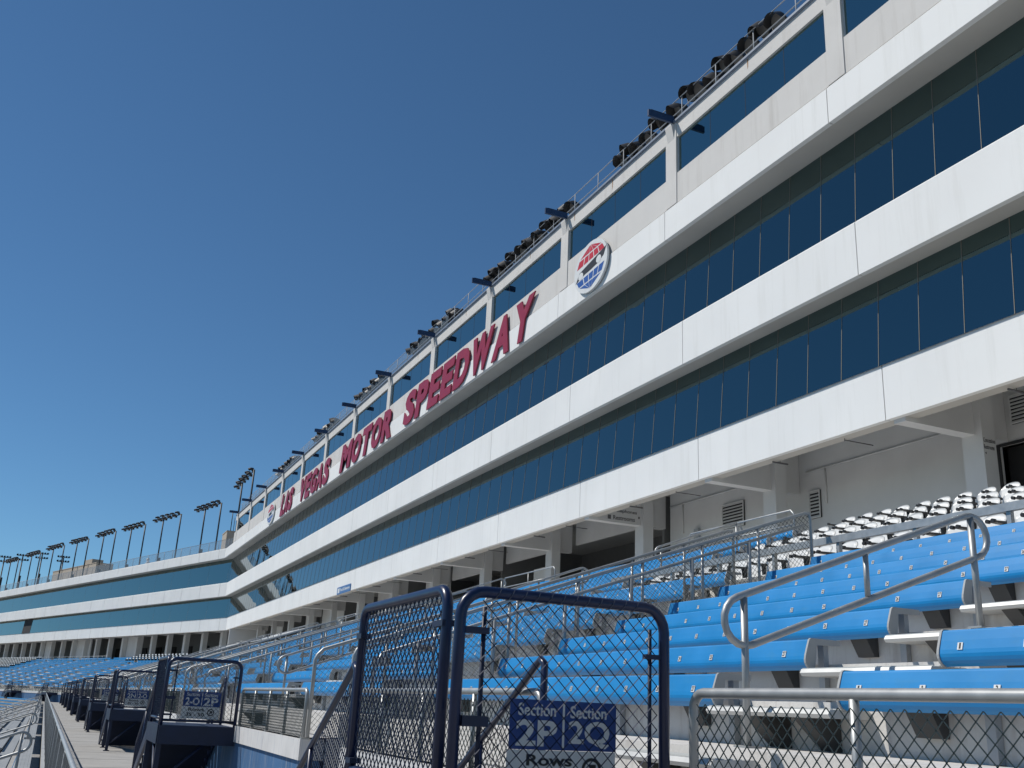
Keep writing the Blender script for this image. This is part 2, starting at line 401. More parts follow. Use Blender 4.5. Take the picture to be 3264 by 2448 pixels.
for n in range(1,NS):
    lb=LB.get(n,'%s navy stair platform counted along the walkway towards the bend'%ORD[n+1])
    dup(st,lb,loc=(0,P*n,0),group='navy stair platforms along the walkway')
for i,yl in enumerate((137.5,152,167,181)):
    lb='navy stair platform beyond the bend, %s from the corner'%ORD[i+1]
    d=turn(0,yl); dup(st,lb,loc=turn(0,yl-0),rotz=TH,group='navy stair platforms along the walkway')
sg=make_sign('2P','2Q'); sg['label']='blue and white section sign on the nearest gate, reading 2P and 2Q'
s1=make_sign('2-O','2P'); s1.location=(0,P,0); s1['label']='small blue and white section sign reading 2-O and 2P on the second gate'
s2=make_sign('2N','2-O'); s2.location=(0,2*P,0); s2['label']='tiny section sign reading 2N and 2-O on the third gate'
s3=make_sign('2M','2N'); s3.location=(0,3*P,0); s3['label']='far section sign on the fourth gate, too small to read'
# ------------------------------------------------------------------ blue wall with white cap, low mesh fences on it
def wall(y0,y1,seg2=False):
    t=thing('parapet_wall','x','wall')
    T=(lambda m_: m_.xf(M2)) if seg2 else (lambda m_:m_)
    m=MB(); m.box(3.12,3.36,y0+.01,y1-.01,-1.7,-.73); T(m).build('painted_face',BLUEWALL,t)
    m=MB(); y=y0
    while y<y1-.01:
        e=min(y+2.4,y1); m.box(3.08,3.40,y,e-.008,-.728,-.472); y=e
    T(m).build('cap',CAP,t)
    return t
def fence_low(y0,y1,seg2=False):
    t=thing('wire_fence','x','fence')
    T=(lambda m_: m_.xf(M2)) if seg2 else (lambda m_:m_)
    m=MB(); m.tube([(3.12,b,c) for a,b,c in roundrect(y0,y1,-.47,.13,.09)],.026,10)
    n=max(1,round((y1-y0)/1.3))
    for i in range(1,n):
        y=y0+(y1-y0)*i/n; m.tube([(3.12,y,-.47),(3.12,y,.11)],.022,8); 
    for i in range(0,n+1):
        y=y0+(y1-y0)*i/n; m.box(3.09,3.2,y-.05,y+.05,-.474,-.455)
    T(m).build('rail_frame',ALU,t)
    m=MB(); chain(m,y1-y0-.06,.56,r=.0040); m.xf(Matrix.Translation((3.10,y0+.03,-.45))); T(m).build('wire_mesh',WIREG,t)
    return t
for n in range(-1,NS):
    o=P*n
    far = 13.3+o+18.3-13.3
    a,b=13.30+o,11.35+o+P
    if b>end1(3.1): b=end1(3.1)
    if a>b: continue
    w=wall(a,b); 
    names={-1:'blue wall with white cap under the near fence beside the closest stair',0:'blue wall with streaked white cap between the first and second stair platforms',1:'blue wall with white cap between the second and third stair platforms'}
    tag(w,names.get(n,'blue wall with white cap, %s segment along the walkway'%ORD[n+2]),'wall','blue walls with white caps')
    for (u0,u1,nm) in ((13.34+o,18.08+o,'far'),(19.9+o,24.75+o,'near')):
        if u1>end1(3.1)-1: continue
        f=fence_low(u0,u1)
        if n==-1 and nm=='far': lb='low galvanised chain link fence at lower right, nearest the camera'
        elif n==-1: lb='low chain link fence seen through the nearest navy platform'
        elif n==0 and nm=='far': lb='low wire fence on the white wall cap left of the nearest stair'
        else: lb='low wire fence on the wall cap, %s segment %s the aisle of section %s'%(ORD[(n+1)*2+(1 if nm=='far' else 2)],'before' if nm=='far' else 'past',ORD[n+2])
        tag(f,lb,'fence','low chain link fences on the blue wall')
w=wall(beg2(3.1),YE,True); tag(w,'far blue wall with white cap crossing behind the walkway beyond the bend','wall')
f=fence_low(beg2(3.1)+1,beg2(3.1)+60,True); tag(f,'distant low wire fence along the wall beyond the bend','fence')
# dark tunnel mouth in the far wall
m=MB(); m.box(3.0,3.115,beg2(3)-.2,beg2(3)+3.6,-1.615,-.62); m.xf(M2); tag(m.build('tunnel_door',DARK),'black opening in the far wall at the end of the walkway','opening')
# vomitory side walls
for n in range(-1,8):
    m=MB()
    for y in (11.36+P*n,13.22+P*n): 
        m.box(3.41,9.95,y,y+.07,-1.62,-.46)
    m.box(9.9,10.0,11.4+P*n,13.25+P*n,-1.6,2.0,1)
    if n==0: m.text('GEAR',1,(3.60,13.215,-1.02),(1,0,0),(0,0,1),m=2,ext=.002,bold=.01,fit=(.75,.26))
    lb={-1:'white side walls of the stair opening beside the camera',0:'white side walls of the stair opening past the nearest platform, red stencilled letters'}.get(n,'white side walls of the %s stair opening along the walkway'%ORD[n+2])
    tag(m.build('opening_wall',[CAP,DARK,REDINK]),lb,'wall','side walls of the stair openings')
# ------------------------------------------------------------------ benches
def bench_profile():
    return [(.30,0),(.052,0),(.044,-.004),(.038,-.012),(.020,-.065),(.004,-.118),(-.001,-.142),(.001,-.162),(.009,-.182),(.024,-.200),(.050,-.215),(.056,-.208),(.032,-.190),(.020,-.172),(.013,-.150),(.014,-.12),(.030,-.065),(.050,-.022),(.30,-.022)]
def bench_parts(L,seats,seed=0,detail=True):
    """returns list of (name, mesh object unlinked); local y from 0 (near end) to L"""
    m=MB(); m.prism(bench_profile(),0,L,caps=False)
    ex=[('plank',m.build('plank',BLUE,link=False))]
    cp=[(.05,.006),(.036,-.004),(.014,-.065),(-.003,-.118),(-.008,-.145),(-.005,-.168),(.006,-.190),(.024,-.209),(.052,-.224),(.075,-.205),(.09,-.13),(.10,-.04),(.315,-.035),(.315,.004)]
    for y0,y1 in ((-.018,-.0005),(L+.0005,L+.018)):
        m=MB(); m.prism(cp,y0,y1); ex.append(('end_cap',m.build('end_cap',ENDC,link=False)))
    nb=max(2,round(L/1.5))
    for i in range(nb):
        m=MB(); q=MB()
        y=.45+(L-.9)*i/(nb-1)
        m.prism([(.245,-.06),(.06,-.06),(.06,-.085),(.20,-.34),(.245,-.34)],y-.09,y+.09)
        q.box(.20,.245,y-.42,y-.36,-.445,-.03)
        ex.append(('bracket',m.build('bracket',STEELD,link=False))); ex.append(('support_post',q.build('support_post',POSTG,link=False)))
    if detail:
        n=len(seats)
        for i,s_ in enumerate(seats):     # seats listed from the near end
            m=MB(); y=.457*(i+.5)
            m.box(-.0065,-.0025,y-.019,y+.019,-.1225,-.0785,0)
            if s_: 
                st_=str(s_); w=.013 if len(st_)==1 else .030
                m.text(st_,1,(-.0068,y+w/2,-.1175),(0,-1,0),(0,0,1),m=1,ext=.001,bold=.03,fit=(w,.036))
            m.xf(Matrix.Translation((.0062,0,-.10))@Matrix.Rotation(R(16.8),4,'Y')@Matrix.Translation((.0045,0,.10)))
            ex.append(('seat_number',m.build('seat_number',[SIGNW,INK],link=False)))
    return ex
LA=5.48; LBn=4.76; LBf=6.78
protoA=bench_parts(LA,list(range(27,15,-1)))
protoB=bench_parts(LBn,list(range(10,0,-1)))
protoF=bench_parts(LBf,list(range(15,0,-1)))
def bench(proto,loc,label,full=True,rotz=0.0,parts=99,group='blue bench rows of the upper seats'):
    if parts==1:
        o=proto[0][1].copy(); o.name='bench'; COL.objects.link(o); o.location=loc; o.rotation_euler=(0,0,rotz); return tag(o,label,'bench',group)
    t=thing('bench',label,'bench',loc,group); t.rotation_euler=(0,0,rotz)
    for nm,o in proto[:parts]:
        c=o.copy(); COL.objects.link(c); c.parent=t
    return t
def rowname(k): return ORD[k+1]+' row up'
nb=0
# nearest section right of the aisle (seats from 1) and left of it (seats 16 to 27)
for k in range(0,9):
    bench(protoF,(BX(k),4.58-LBf,BZ(k)),'blue bench in the %s, right of the nearest aisle'%rowname(k)); nb+=1
for k in range(0,8):
    bench(protoA,(BX(k),5.8,BZ(k)),'blue bench in the %s, left of the nearest aisle'%rowname(k)); nb+=1
rest=MB()
def rest_bench(m,x,y0,y1,z,seg2=False):
    prof=[(x,z-.18),(x,z-.01),(x+.03,z),(x+.3,z),(x+.3,z-.03)]
    b=len(m.v)
    for y in (y0,y1):
        for a,c in prof: m.v.append(tuple(turn(a,y,c)) if seg2 else (a,y,c))
    for i in range(4): m.face((b+i,b+i+1,b+5+i+1,b+5+i))
for n in range(0,NS):
    o=P*n
    for k in range(16):
        # right-hand group beyond the gap: seats 1.. (or full 1-15 above the opening)
        if n==0 and k>=8: pass
        else:
            full=k>=8; y=(11.30 if full else 13.32)+o; pr_=protoF if full else protoB
            L=LBf if full else LBn
            if y+L<end1(BX(k)) and not (5<=n<=8 and k>=13):
                sec=ORD[n+1]
                if n<=6: bench(pr_,(BX(k),y,BZ(k)),'blue bench, %s, just past the %s stair opening'%(rowname(k),sec),parts=99 if n<2 else (3 if n<4 else 1)); nb+=1
                else: rest_bench(rest,BX(k),y,y+L,BZ(k))
        if n>=1:
            y=5.8+o
            if y+LA<end1(BX(k)) and not (5<=n<=8 and k>=13):
                if n<=5: bench(protoA,(BX(k),y,BZ(k)),'blue bench, %s, just past the %s aisle from the camera'%(rowname(k),ORD[n+1]),parts=99 if n<2 else (3 if n<4 else 1)); nb+=1
                else: rest_bench(rest,BX(k),y,y+LA,BZ(k))
for k in range(16):
    y=beg2(BX(k))+.6; i=0
    while y<YE-12:
        white = (k>=9 and y>196) or (k>=13 and y<196 and False)
        if not white: rest_bench(rest,BX(k),y,y+5.4,BZ(k),True); rest_bench(rest,BX(k),y+5.55 if k>7 else y+7.3,y+12.2,BZ(k),True)
        y+=13.5; i+=1
tag(rest.build('distant_benches',BLUE),'blue bench rows too far off to tell apart, near and beyond the bend','benches',kind='stuff')
print('benches',nb)
# aisle half-steps (aluminium planks on brackets)
def aisle_steps():
    t=thing('aisle_steps','x','steps')
    for k in range(0,12):
        m=MB(); x=3.55+.8*k; z=TZ(k)-.045
        pr=[(x-.30,z-.052),(x-.315,z-.03),(x-.30,z-.004),(x-.02,z),(x-.004,z-.01),(x-.004,z-.05)]
        m.prism(pr,4.60,5.78)
        for i in range(5): m.box(x-.29+i*.055,x-.28+i*.055,4.6,5.78,z-.002,z+.003)
        m.prism([(x-.26,z-.053),(x-.002,z-.053),(x-.002,z-.235),(x-.06,z-.235)],5.30,5.44,1); m.prism([(x-.26,z-.053),(x-.002,z-.053),(x-.002,z-.235),(x-.06,z-.235)],4.85,4.97,1)
        m.build('step',[ALUP,STEELD],t)
    return t
at_=aisle_steps(); at_['label']='aluminium half steps of the nearest aisle beside the loop handrail'; at_['group']='aluminium half steps in the aisles'
for n in range(1,7): dup(at_,'aluminium half steps of the %s aisle from the camera'%ORD[n+1],loc=(0,P*n,0))
# ------------------------------------------------------------------ loop handrails in the aisles
def arc(c,r,a0,a1,n=8,y=0): return [(c[0]+r*math.cos(R(a0+(a1-a0)*i/n)),y,c[1]+r*math.sin(R(a0+(a1-a0)*i/n))) for i in range(n+1)]
def loop_rail(k0,y=5.2):
    """closed loop sloping with the rows: lower/left end at row k0"""
    t=thing('handrail','x','handrail')
    x0=3.93+.8*k0; L=2.05; sl_=.3565; z0=.60+.285*k0; r=.152; an=math.atan(sl_)
    m=MB()
    ca=(x0,z0); cb=(x0+L,z0+L*sl_+.03)
    dg=math.degrees(an)
    pts=arc(ca,r,dg+90,dg+270,9,y)+arc(cb,r,dg-90,dg+90,9,y)
    m.tube(pts,.024,10,closed=True)
    m.build('loop',ALU,t)
    for (cx,cz) in (ca,cb):
        kk=math.floor((cx-3.55)/.8); m=MB(); m.tube([(cx,y,TZ(kk)-.02),(cx,y,cz+r-.01)],.024,10); m.box(cx-.06,cx+.06,y-.06,y+.06,TZ(kk),TZ(kk)+.012); m.build('post',ALU,t)
    m=MB(); cx=(ca[0]+cb[0])/2; cz=(ca[1]+cb[1])/2; m.tube([(cx,y,cz-r+.01),(cx,y,cz+r-.01)],.019,8); m.build('spindle',ALU,t)
    return t
for n in range(0,8):
    for j,k0 in enumerate((0,5,10)):
        if n==0 and k0>4: continue
        t=loop_rail(k0,5.2+P*n)
        lb='galvanised loop handrail in the nearest aisle, large in the right foreground' if (n==0 and j==0) else 'galvanised loop handrail, %s up the steps of the %s aisle'%(ORD[j+1],ORD[n+1])
        tag(t,lb,'handrail','loop handrails in the aisles')
# ------------------------------------------------------------------ sloping fences beside the stair openings
def slope_fence(which):
    t=thing('sloping_fence','x','fence')
    x0,x1=3.16,9.85; sl_=.356; zt=lambda x:.60+(x-3.15)*sl_
    m=MB(); y=0
    top=[(x0,y,-.45),(x0,y,zt(x0)-.10),(x0+.03,y,zt(x0)-.03),(x0+.10,y,zt(x0+.1)+.01),(x1-.1,y,zt(x1-.1)),(x1-.02,y,zt(x1)-.03),(x1,y,zt(x1)-.12),(x1,y,TZ(7))]
    m.tube(top,.026,10); m.build('top_rail',ALU,t)
    for i in range(1,7):
        x=x0+(x1-x0)*i/7; k=max(0,math.floor((x-3.55)/.8)); m=MB(); m.tube([(x,y,TZ(k)),(x,y,zt(x))],.021,8); m.build('post',ALU,t)
    off=-.10
    if which=='far':
        m=MB(); chain(m,x1-x0,1.0,sl_,r=.0036); m.xf(Matrix.Translation((x0,0,zt(x0)-1.0))@ROT90); m.build('wire_mesh',WIREG,t); return t
    m=MB(); m.tube([(x0+.25,off*.3,zt(x0)-.62),(x0+.2,off,zt(x0)-.25),(x0+.3,off,zt(x0+.3)-.16),(x1-.2,off,zt(x1-.2)-.16)],.022,8)
    for i in range(1,7):
        x=x0+(x1-x0)*(i-.25)/7; k=max(0,math.floor((x-3.55)/.8)); m.tube([(x,off,TZ(k)),(x,off,zt(x)-.16)],.026,8)
    m.build('side_handrail',ALU,t)
    m=MB(); chain(m,x1-x0,1.0,sl_,r=.0042); m.xf(Matrix.Translation((x0,0,zt(x0)-1.0))@ROT90); m.build('wire_mesh',WIREG,t)
    return t
fn_=slope_fence('near'); fn_.location=(0,11.4,0); fn_['label']='tall chain link fence sloping up the rows, left of the seats numbered 16'; fn_['group']='sloping chain link fences beside the stair openings'
ff_=slope_fence('far'); ff_.location=(0,13.27,0); ff_['label']='chain link fence sloping up the far side of the nearest stair opening'; ff_['group']='sloping chain link fences beside the stair openings'
for n in range(1,8):
    dup(fn_,'sloping chain link fence on the near side of the %s stair opening'%ORD[n+1],loc=(0,11.4+P*n,0))
    dup(ff_,'sloping chain link fence on the far side of the %s stair opening'%ORD[n+1],loc=(0,13.27+P*n,0))
# ------------------------------------------------------------------ white stadium chairs
def chair_parts():
    out=[]
    # back shell: curved, with rounded shoulders
    m=MB(); nx,nz=8,8; wv=.22
    def pt(i,j,t):
        u=-1+2*i/nx; v=j/nz
        y=u*wv*(1-.18*max(0,v-.75)*4*abs(u)**3); z=.40+(.43-.10*abs(u)**2.5)*v
        x=.30+.09*v-.05*(1-u*u)*(-1)+t+ (.04*(v-.92)/.08 if v>.92 else 0)
        return (x,y,z)
    for t in (0,.012):
        b=len(m.v)
        for j in range(nz+1):
            for i in range(nx+1): m.v.append(pt(i,j,t))
        for j in range(nz):
            for i in range(nx):
                a=b+j*(nx+1)+i; q=(a,a+1,a+nx+2,a+nx+1); m.face(q if t else q[::-1],0,True)
    n1=(nx+1)*(nz+1)
    for i in range(nx): a=nz*(nx+1)+i; m.face((a,a+1,a+1+n1,a+n1))
    for j in range(nz): 
        a=j*(nx+1); m.face((a,a+nx+1,a+nx+1+n1,a+n1)); a+=nx; m.face((a,a+n1,a+nx+1+n1,a+nx+1))
    out.append(m.build('backrest',PLASTW,link=False))
    # folded seat pan with ribs
    m=MB(); nn=7
    prof=[(.10,.30),(.135,.28),(.30,.42),(.345,.62),(.335,.66),(.30,.66),(.255,.46),(.12,.36)]
    m.prism([(.08,.415),(.06,.40),(.10,.375),(.34,.385),(.36,.41),(.20,.43)],-.20,.20)
    for i in range(6): y=-.17+i*.068; m.box(.10,.33,y-.004,y+.004,.33,.378)
    out.append(m.build('seat',PLASTW,link=False))
    for s_ in (-1,1):
        m=MB(); y=.245*s_
        m.prism([(.03,.62),(.05,.645),(.36,.655),(.38,.62),(.20,.615)],y-.024,y+.024); m.prism([(.26,.615),(.34,.615),(.33,.36),(.29,.36)],y-.012,y+.012)
        m.tube([(.05,y-.03*s_,.632),(.0,y-.03*s_,.632)],.028,8)
        out.append(m.build('armrest',PLASTB,link=False))
    m=MB(); m.box(.27,.33,-.26,-.24,0,.40); m.box(.22,.38,-.27,-.23,0,.015); m.box(.29,.32,-.25,.25,.385,.40)
    out.append(m.build('standard',PLASTB,link=False))
    return out
CP=chair_parts(); nch=0
def chair(loc,label,full=True,rotz=0.0):
    t=thing('stadium_chair',label,'chair',loc,'white plastic chairs of the upper rows'); t.rotation_euler=(0,0,rotz); t.scale=(1.0,1.06,1.0)
    for o in CP:
        c=o.copy(); COL.objects.link(c); c.parent=t
    return t
CX=lambda j:9.95+1.28*j
CZ=lambda j:1.93+.455*j
m=MB()
for j in range(5): m.box(CX(j),16.4,4.602,17.998,-1.7 if j==0 else CZ(j-1),CZ(j))
tag(m.build('chair_terrace',TREAD),'deeper concrete steps carrying the white plastic chairs at right','terrace')
for j in range(5):
    for i in range(22):
        y=5.9+.545*i
        chair((CX(j)+.62+random.uniform(-.015,.015),y,CZ(j)),'white plastic chair, %s from the right in the %s chair row'%(ORD[i+1],ORD[j+1]),rotz=random.uniform(-.05,.05)); nch+=1
# simple far chair
def farchair():
    m=MB(); m.prism([(.28,.38),(.30,.36),(.40,.80),(.36,.84),(.33,.80)],-.21,.21); m.box(.06,.32,-.20,.20,.38,.42); m.box(.05,.40,-.27,-.215,.42,.68,1); m.box(.28,.36,-.24,.20,0,.37,1)
    return m
fc=farchair().build('stadium_chair',[PLASTW,PLASTB],link=False)
i=0
for n in (5,6,7):
  for k in (15,14,13):
    j=0; y=5.9+P*n
    while y<18+P*n and nch<296:
        c=fc.copy(); COL.objects.link(c); c.location=(BX(k)-.05,y,TZ(k)); tag(c,'tiny white chair, %s along the %s top row past the %s aisle'%(ORD[min(j+1,25)],ORD[16-k],ORD[n+1]),'chair','white plastic chairs of the upper rows'); nch+=1; j+=1; y+=.56
m=MB()
def addchair(m,x,y,z,seg2):
    f=farchair(); M=Matrix.Translation((x,y,z)); 
    if seg2: M=M2@M
    f.xf(M); b=len(m.v); m.v+=f.v
    for a,q,s_ in zip(f.f,f.m,f.sm): m.face([b+i for i in a],q,s_)
for k in (13,14,15):
    y=5.9+P*8
    while y<18+P*8-3: addchair(m,BX(k)-.05,y,TZ(k),False); y+=.56
    y=beg2(BX(k))+2
    while y<153:
        addchair(m,BX(k)-.05,y,TZ(k),True); y+=1.1
for k in range(9,16):
    y=196
    while y<268: addchair(m,BX(k)-.05,y,TZ(k),True); y+=.95
tag(m.build('distant_chairs',[PLASTW,PLASTB]),'white chairs of the far upper rows, too small to tell apart','chairs',kind='stuff')
# channel rail in front of the white chairs
t=thing('guard_rail','straight aluminium channel rail in front of the white chairs','railing')
m=MB(); m.box(10.06,10.14,4.6,17.6,2.52,2.61); m.box(10.04,10.06,4.6,17.6,2.515,2.615); m.build('top_channel',ALU,t)
for i in range(9): m=MB(); y=5.3+1.45*i; m.box(10.07,10.13,y-.03,y+.03,TZ(7),2.52); m.build('post',ALU,t)
# railing behind the top row, at concourse edge
def toprail(y0,y1,seg2=False,x=16.6,z=4.13,h=1.05,loop=True):
    t=thing('guard_rail','x','railing'); T=(lambda m_: m_.xf(M2)) if seg2 else (lambda m_:m_)
    m=MB(); m.tube([(x,y0,z),(x,y0,z+h-.12),(x,y0+.12,z+h),(x,y1-.12,z+h),(x,y1,z+h-.12),(x,y1,z)],.026,8)
    m.tube([(x,y0,z+h-.38),(x,y1,z+h-.38)],.022,8); T(m).build('rail',ALU,t)
    n=max(1,int((y1-y0)/1.8)); m=MB()
    for i in range(1,n): y=y0+(y1-y0)*i/n; m.tube([(x,y,z),(x,y,z+h)],.02,6)
    T(m).build('posts',ALU,t) if n>1 else None
    return t
for n in range(1,9):
    t=toprail(P*n+6.3,P*n+11.0); tag(t,'galvanised guard rail above the top row, %s along the concourse'%ORD[n],'railing','guard rails along the concourse edge')
t=toprail(160,196,True,x=14.6,z=3.75,h=.95); tag(t,'long distant railing of the seating platform beyond the bend','railing')
# ------------------------------------------------------------------ suite building, near straight
bld=thing('grandstand_building','tall white banded suite building with ribbon windows, bearing the maroon letters','building',(20,19.84,4.1))
def add(m,name,mats,seg2=False,par=None,lift=True):
    if seg2: m.xf(M2)
    o=m.build(name,mats); 
    if par is not None:
        o.parent=par; o.matrix_parent_inverse=Matrix.Translation(par.location).inverted()
    return o
def bandpanels(x,z0,z1,ys,back,gp=.017):
    """precast panels with open joints, each with a sloped sill on top"""
    m=MB()
    for a,b in zip(ys[:-1],ys[1:]):
        pr=[(x,z0),(x,z1-.07),(x+.05,z1-.015),(x+.38,z1),(x+.38,z1-.2),(x+.18,z1-.3),(x+.18,z0)]
        m.prism(pr,a+gp,b-gp)
    m.box(x+.07,x+.16,ys[0]+.05,ys[-1]-.05,z0+.02,z1-.09,1)
    return m
def joints(a,b,y0,step):
    ys=[a]; i=math.ceil((a-y0)/step+.05)
    while y0+i*step<b-.3: ys.append(y0+i*step); i+=1
    ys.append(b); return ys
YN=-20.0
for x,z0,z1 in ((D1,17.20,18.47),(D2,12.37,14.12),(D3,8.11,9.84)):
    m=bandpanels(x,z0,z1,joints(YN,end1(x),Y0,BAY),0); add(m,'fascia',[WHITE,JOINT],par=bld)
# soffits
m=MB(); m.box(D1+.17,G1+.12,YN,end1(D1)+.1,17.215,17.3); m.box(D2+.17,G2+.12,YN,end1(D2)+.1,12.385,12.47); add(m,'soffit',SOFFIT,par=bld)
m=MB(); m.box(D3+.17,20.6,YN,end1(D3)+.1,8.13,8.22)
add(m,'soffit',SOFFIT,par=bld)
# ribbon windows
def ribbon(xg,z0,z1,ystart,nbay,bay,npane,par,seg2=False,limit=10**6,ylimits=None):
    pw=bay/npane; cnt=0
    rest_=MB(); rm=MB()
    for b in range(nbay):
        for i in range(npane):
            y=ystart+b*bay+i*pw; 
            if ylimits and (y+pw>ylimits[1] or y<ylimits[0]): continue
            tilt=random.uniform(-.0012,.0012)
            pane=[(xg+tilt,y+.01,z0),(xg-tilt,y+pw-.01,z0),(xg-tilt*.5,y+pw-.01,z1),(xg+tilt*.5,y+.01,z1)][::-1]
            B_=.22
            pane=[(xg+tilt-B_,y,z0),(xg+tilt*.5,y,z1),(xg-tilt*.5,y+pw-.003,z1),(xg-tilt-B_,y+pw-.003,z0)]
            tgt=MB() if cnt<limit else rest_
            tgt.poly(pane,0)
            # thin silicone/mullion cap
            e_=.010 if not seg2 else .003; v0=len(tgt.v)
            for yy in (y-.009,y+.009):
                for q_,zz in ((xg-B_-e_,z0),(xg-e_,z1),(xg+.02,z1),(xg-B_+.02,z0)): tgt.v.append((q_,yy,zz))
            tgt.face((v0,v0+1,v0+5,v0+4),1); tgt.face((v0,v0+3,v0+2,v0+1),1); tgt.face((v0+4,v0+5,v0+6,v0+7),1)
            if cnt<limit:
                o=add(tgt,'window',[GLASSF if seg2 else GLASS,MULL],seg2,par)
            cnt+=1
    if rest_.v:
        o=add(rest_,'window_strip',[GLASS,MULL],seg2,par); o['kind']='stuff'
Yg=Y0+.06
ribbon(G1,14.0,17.22,Yg-2*BAY,15,BAY,6,bld,limit=48,ylimits=(YN,end1(G1)-.1))
ribbon(G2,9.7,12.39,Yg-2*BAY,15,BAY,6,bld,limit=48,ylimits=(YN,end1(G2)-.1))
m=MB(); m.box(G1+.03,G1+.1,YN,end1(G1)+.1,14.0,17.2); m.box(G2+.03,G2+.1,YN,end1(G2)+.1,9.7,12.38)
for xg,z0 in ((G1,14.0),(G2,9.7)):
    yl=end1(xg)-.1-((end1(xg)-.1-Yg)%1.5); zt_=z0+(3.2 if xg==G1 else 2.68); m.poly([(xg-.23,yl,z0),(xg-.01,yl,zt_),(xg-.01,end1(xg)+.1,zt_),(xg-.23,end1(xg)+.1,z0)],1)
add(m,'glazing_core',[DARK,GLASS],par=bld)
# penthouse: stucco wall, windows, columns, parapet
m=MB(); m.box(D1+.05,D1+.35,YN,128.9,18.475,19.74); m.box(D1+.05,D1+.5,YN,128.9,21.32,21.95)
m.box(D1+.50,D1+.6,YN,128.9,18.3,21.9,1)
m.box(D1+.6,D1+8,128.6,128.9,18.3,21.95)
m.box(D1+.6,D1+8,YN,128.6,21.9,21.95)
add(m,'parapet_band',[STUCCO,DARK],par=bld)
m=MB(); m.box(D1-.01,D1+.55,YN,129,21.955,22.05); m.box(D1-.04,D1+.0,YN,129,21.98,22.07); add(m,'roof_coping',NAVYF if False else mat('blue_grey_coping',(.20,.24,.30),.5),par=bld)
for i in range(-4,13):
    yc=Y0+BAY*i-.42
    if yc>129: break
    m=MB(); m.box(D1+.02,D1+.52,yc-.36,yc+.36,18.478,21.96); m.prism([(D1+.02,21.3),(D1-.10,21.9),(D1-.10,21.96),(D1+.02,21.96)],yc-.22,yc+.22)
    add(m,'column',STUCCO,par=bld)
    m=MB(); m.box(D1-1.15,D1-.0,yc-.26,yc-.16,21.98,22.26); m.box(D1-1.05,D1-.0,yc-.27,yc-.15,22.262,22.275)
    add(m,'roof_fin',NAVYF,par=bld)
    ya,yb=yc+.36,yc+BAY-.36
    if yb>128.8: yb=128.6
    if ya<128 and ya>YN:
        m=MB(); xg=D1+.14
        m.poly([(xg,ya,19.74),(xg,ya,21.32),(xg,yb,21.32),(xg,yb,19.74)],0)
        m.box(xg-.03,xg+.03,ya,ya+.04,19.74,21.32,1); m.box(xg-.03,xg+.03,yb-.04,yb,19.74,21.32,1); m.box(xg-.05,xg+.03,ya,yb,19.742,19.78,1)
        for q in (1,2,3): m.box(xg-.004,xg+.01,ya+(yb-ya)*q/4-.008,ya+(yb-ya)*q/4+.008,19.78,21.32,2)
        add(m,'window',[GLASS2,FRAMEW,DARK],par=bld)
# rust streaks under the coping, weather stains
m=MB()
for y in (23.6,36.5,41.3,50.0,58.5,33.0):
    h=random.uniform(.3,.55); m.poly([(D1+.047,y-.03,21.95),(D1+.047,y+.05,21.95),(D1+.047,y+.03,21.95-h),(D1+.047,y-.01,21.95-h*.8)])
add(m,'rust_stain',RUST,par=bld)
# concourse: ceiling, beams, columns, walls
m=MB(); m.box(20.6,33.9,YN,end1(27),9.5,9.6); m.box(20.15,20.6,YN,end1(20)+.1,8.22,9.6); add(m,'concourse_ceiling',CEIL,par=bld)
for i in range(-4,13):
    y=Y0+BAY*i-.1
    if y>131: break
    m=MB(); m.box(20.16,24.05,y-.42,y,8.0,9.5); add(m,'beam',CONWALL,par=bld)
    m=MB(); m.box(22.75,23.25,y-.66,y+.05,4.13,9.45); add(m,'column',CONWALL,par=bld)
m=MB()
jy=lambda i:Y0+BAY*i-.1
# solid wall between first and third joints, doorway on the right
m.box(24.06,24.3,jy(0),jy(2)-.78,4.13,9.5)
m.box(24.06,24.3,jy(-1),jy(0),7.95,9.5); m.box(24.06,24.3,jy(0)+.001,jy(0)+.002,4.13,7.5); m.box(24.06,24.3,YN,jy(-1),4.13,9.5)
# side and back walls of the open bays
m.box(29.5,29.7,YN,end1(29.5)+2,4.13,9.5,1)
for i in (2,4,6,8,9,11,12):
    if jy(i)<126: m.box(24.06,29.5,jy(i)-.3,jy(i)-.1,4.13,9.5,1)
for (i,a,b) in ((5,.0,.55),(6,.1,.9),(8,0,1),(9,.3,.75),(11,0,.5),(12,.2,1)):
    y0_=jy(i)+a*BAY; m.box(24.06,24.3,y0_,y0_+(b-a)*(BAY-.8),4.13,9.5)
m.box(24.06,24.2,jy(3)+2.0,jy(3)+4.2,4.13,7.6); m.box(24.06,24.2,jy(2)+.02,jy(2)+BAY-.8,8.35,9.5)
m.box(24.06,24.2,jy(4)+.5,jy(4)+BAY-.8,8.2,9.5); m.box(24.06,24.2,jy(3)+.02,jy(3)+BAY-.8,8.35,9.5)
m.box(20,34,131.2,131.4,4.13,9.55)
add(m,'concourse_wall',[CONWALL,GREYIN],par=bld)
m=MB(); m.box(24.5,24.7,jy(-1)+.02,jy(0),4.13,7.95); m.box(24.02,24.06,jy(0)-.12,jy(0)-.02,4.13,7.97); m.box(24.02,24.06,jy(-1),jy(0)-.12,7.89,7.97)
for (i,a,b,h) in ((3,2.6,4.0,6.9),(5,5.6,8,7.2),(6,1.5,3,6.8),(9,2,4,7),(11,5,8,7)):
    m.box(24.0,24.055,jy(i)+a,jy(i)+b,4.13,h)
add(m,'doorway',DARK,par=bld)
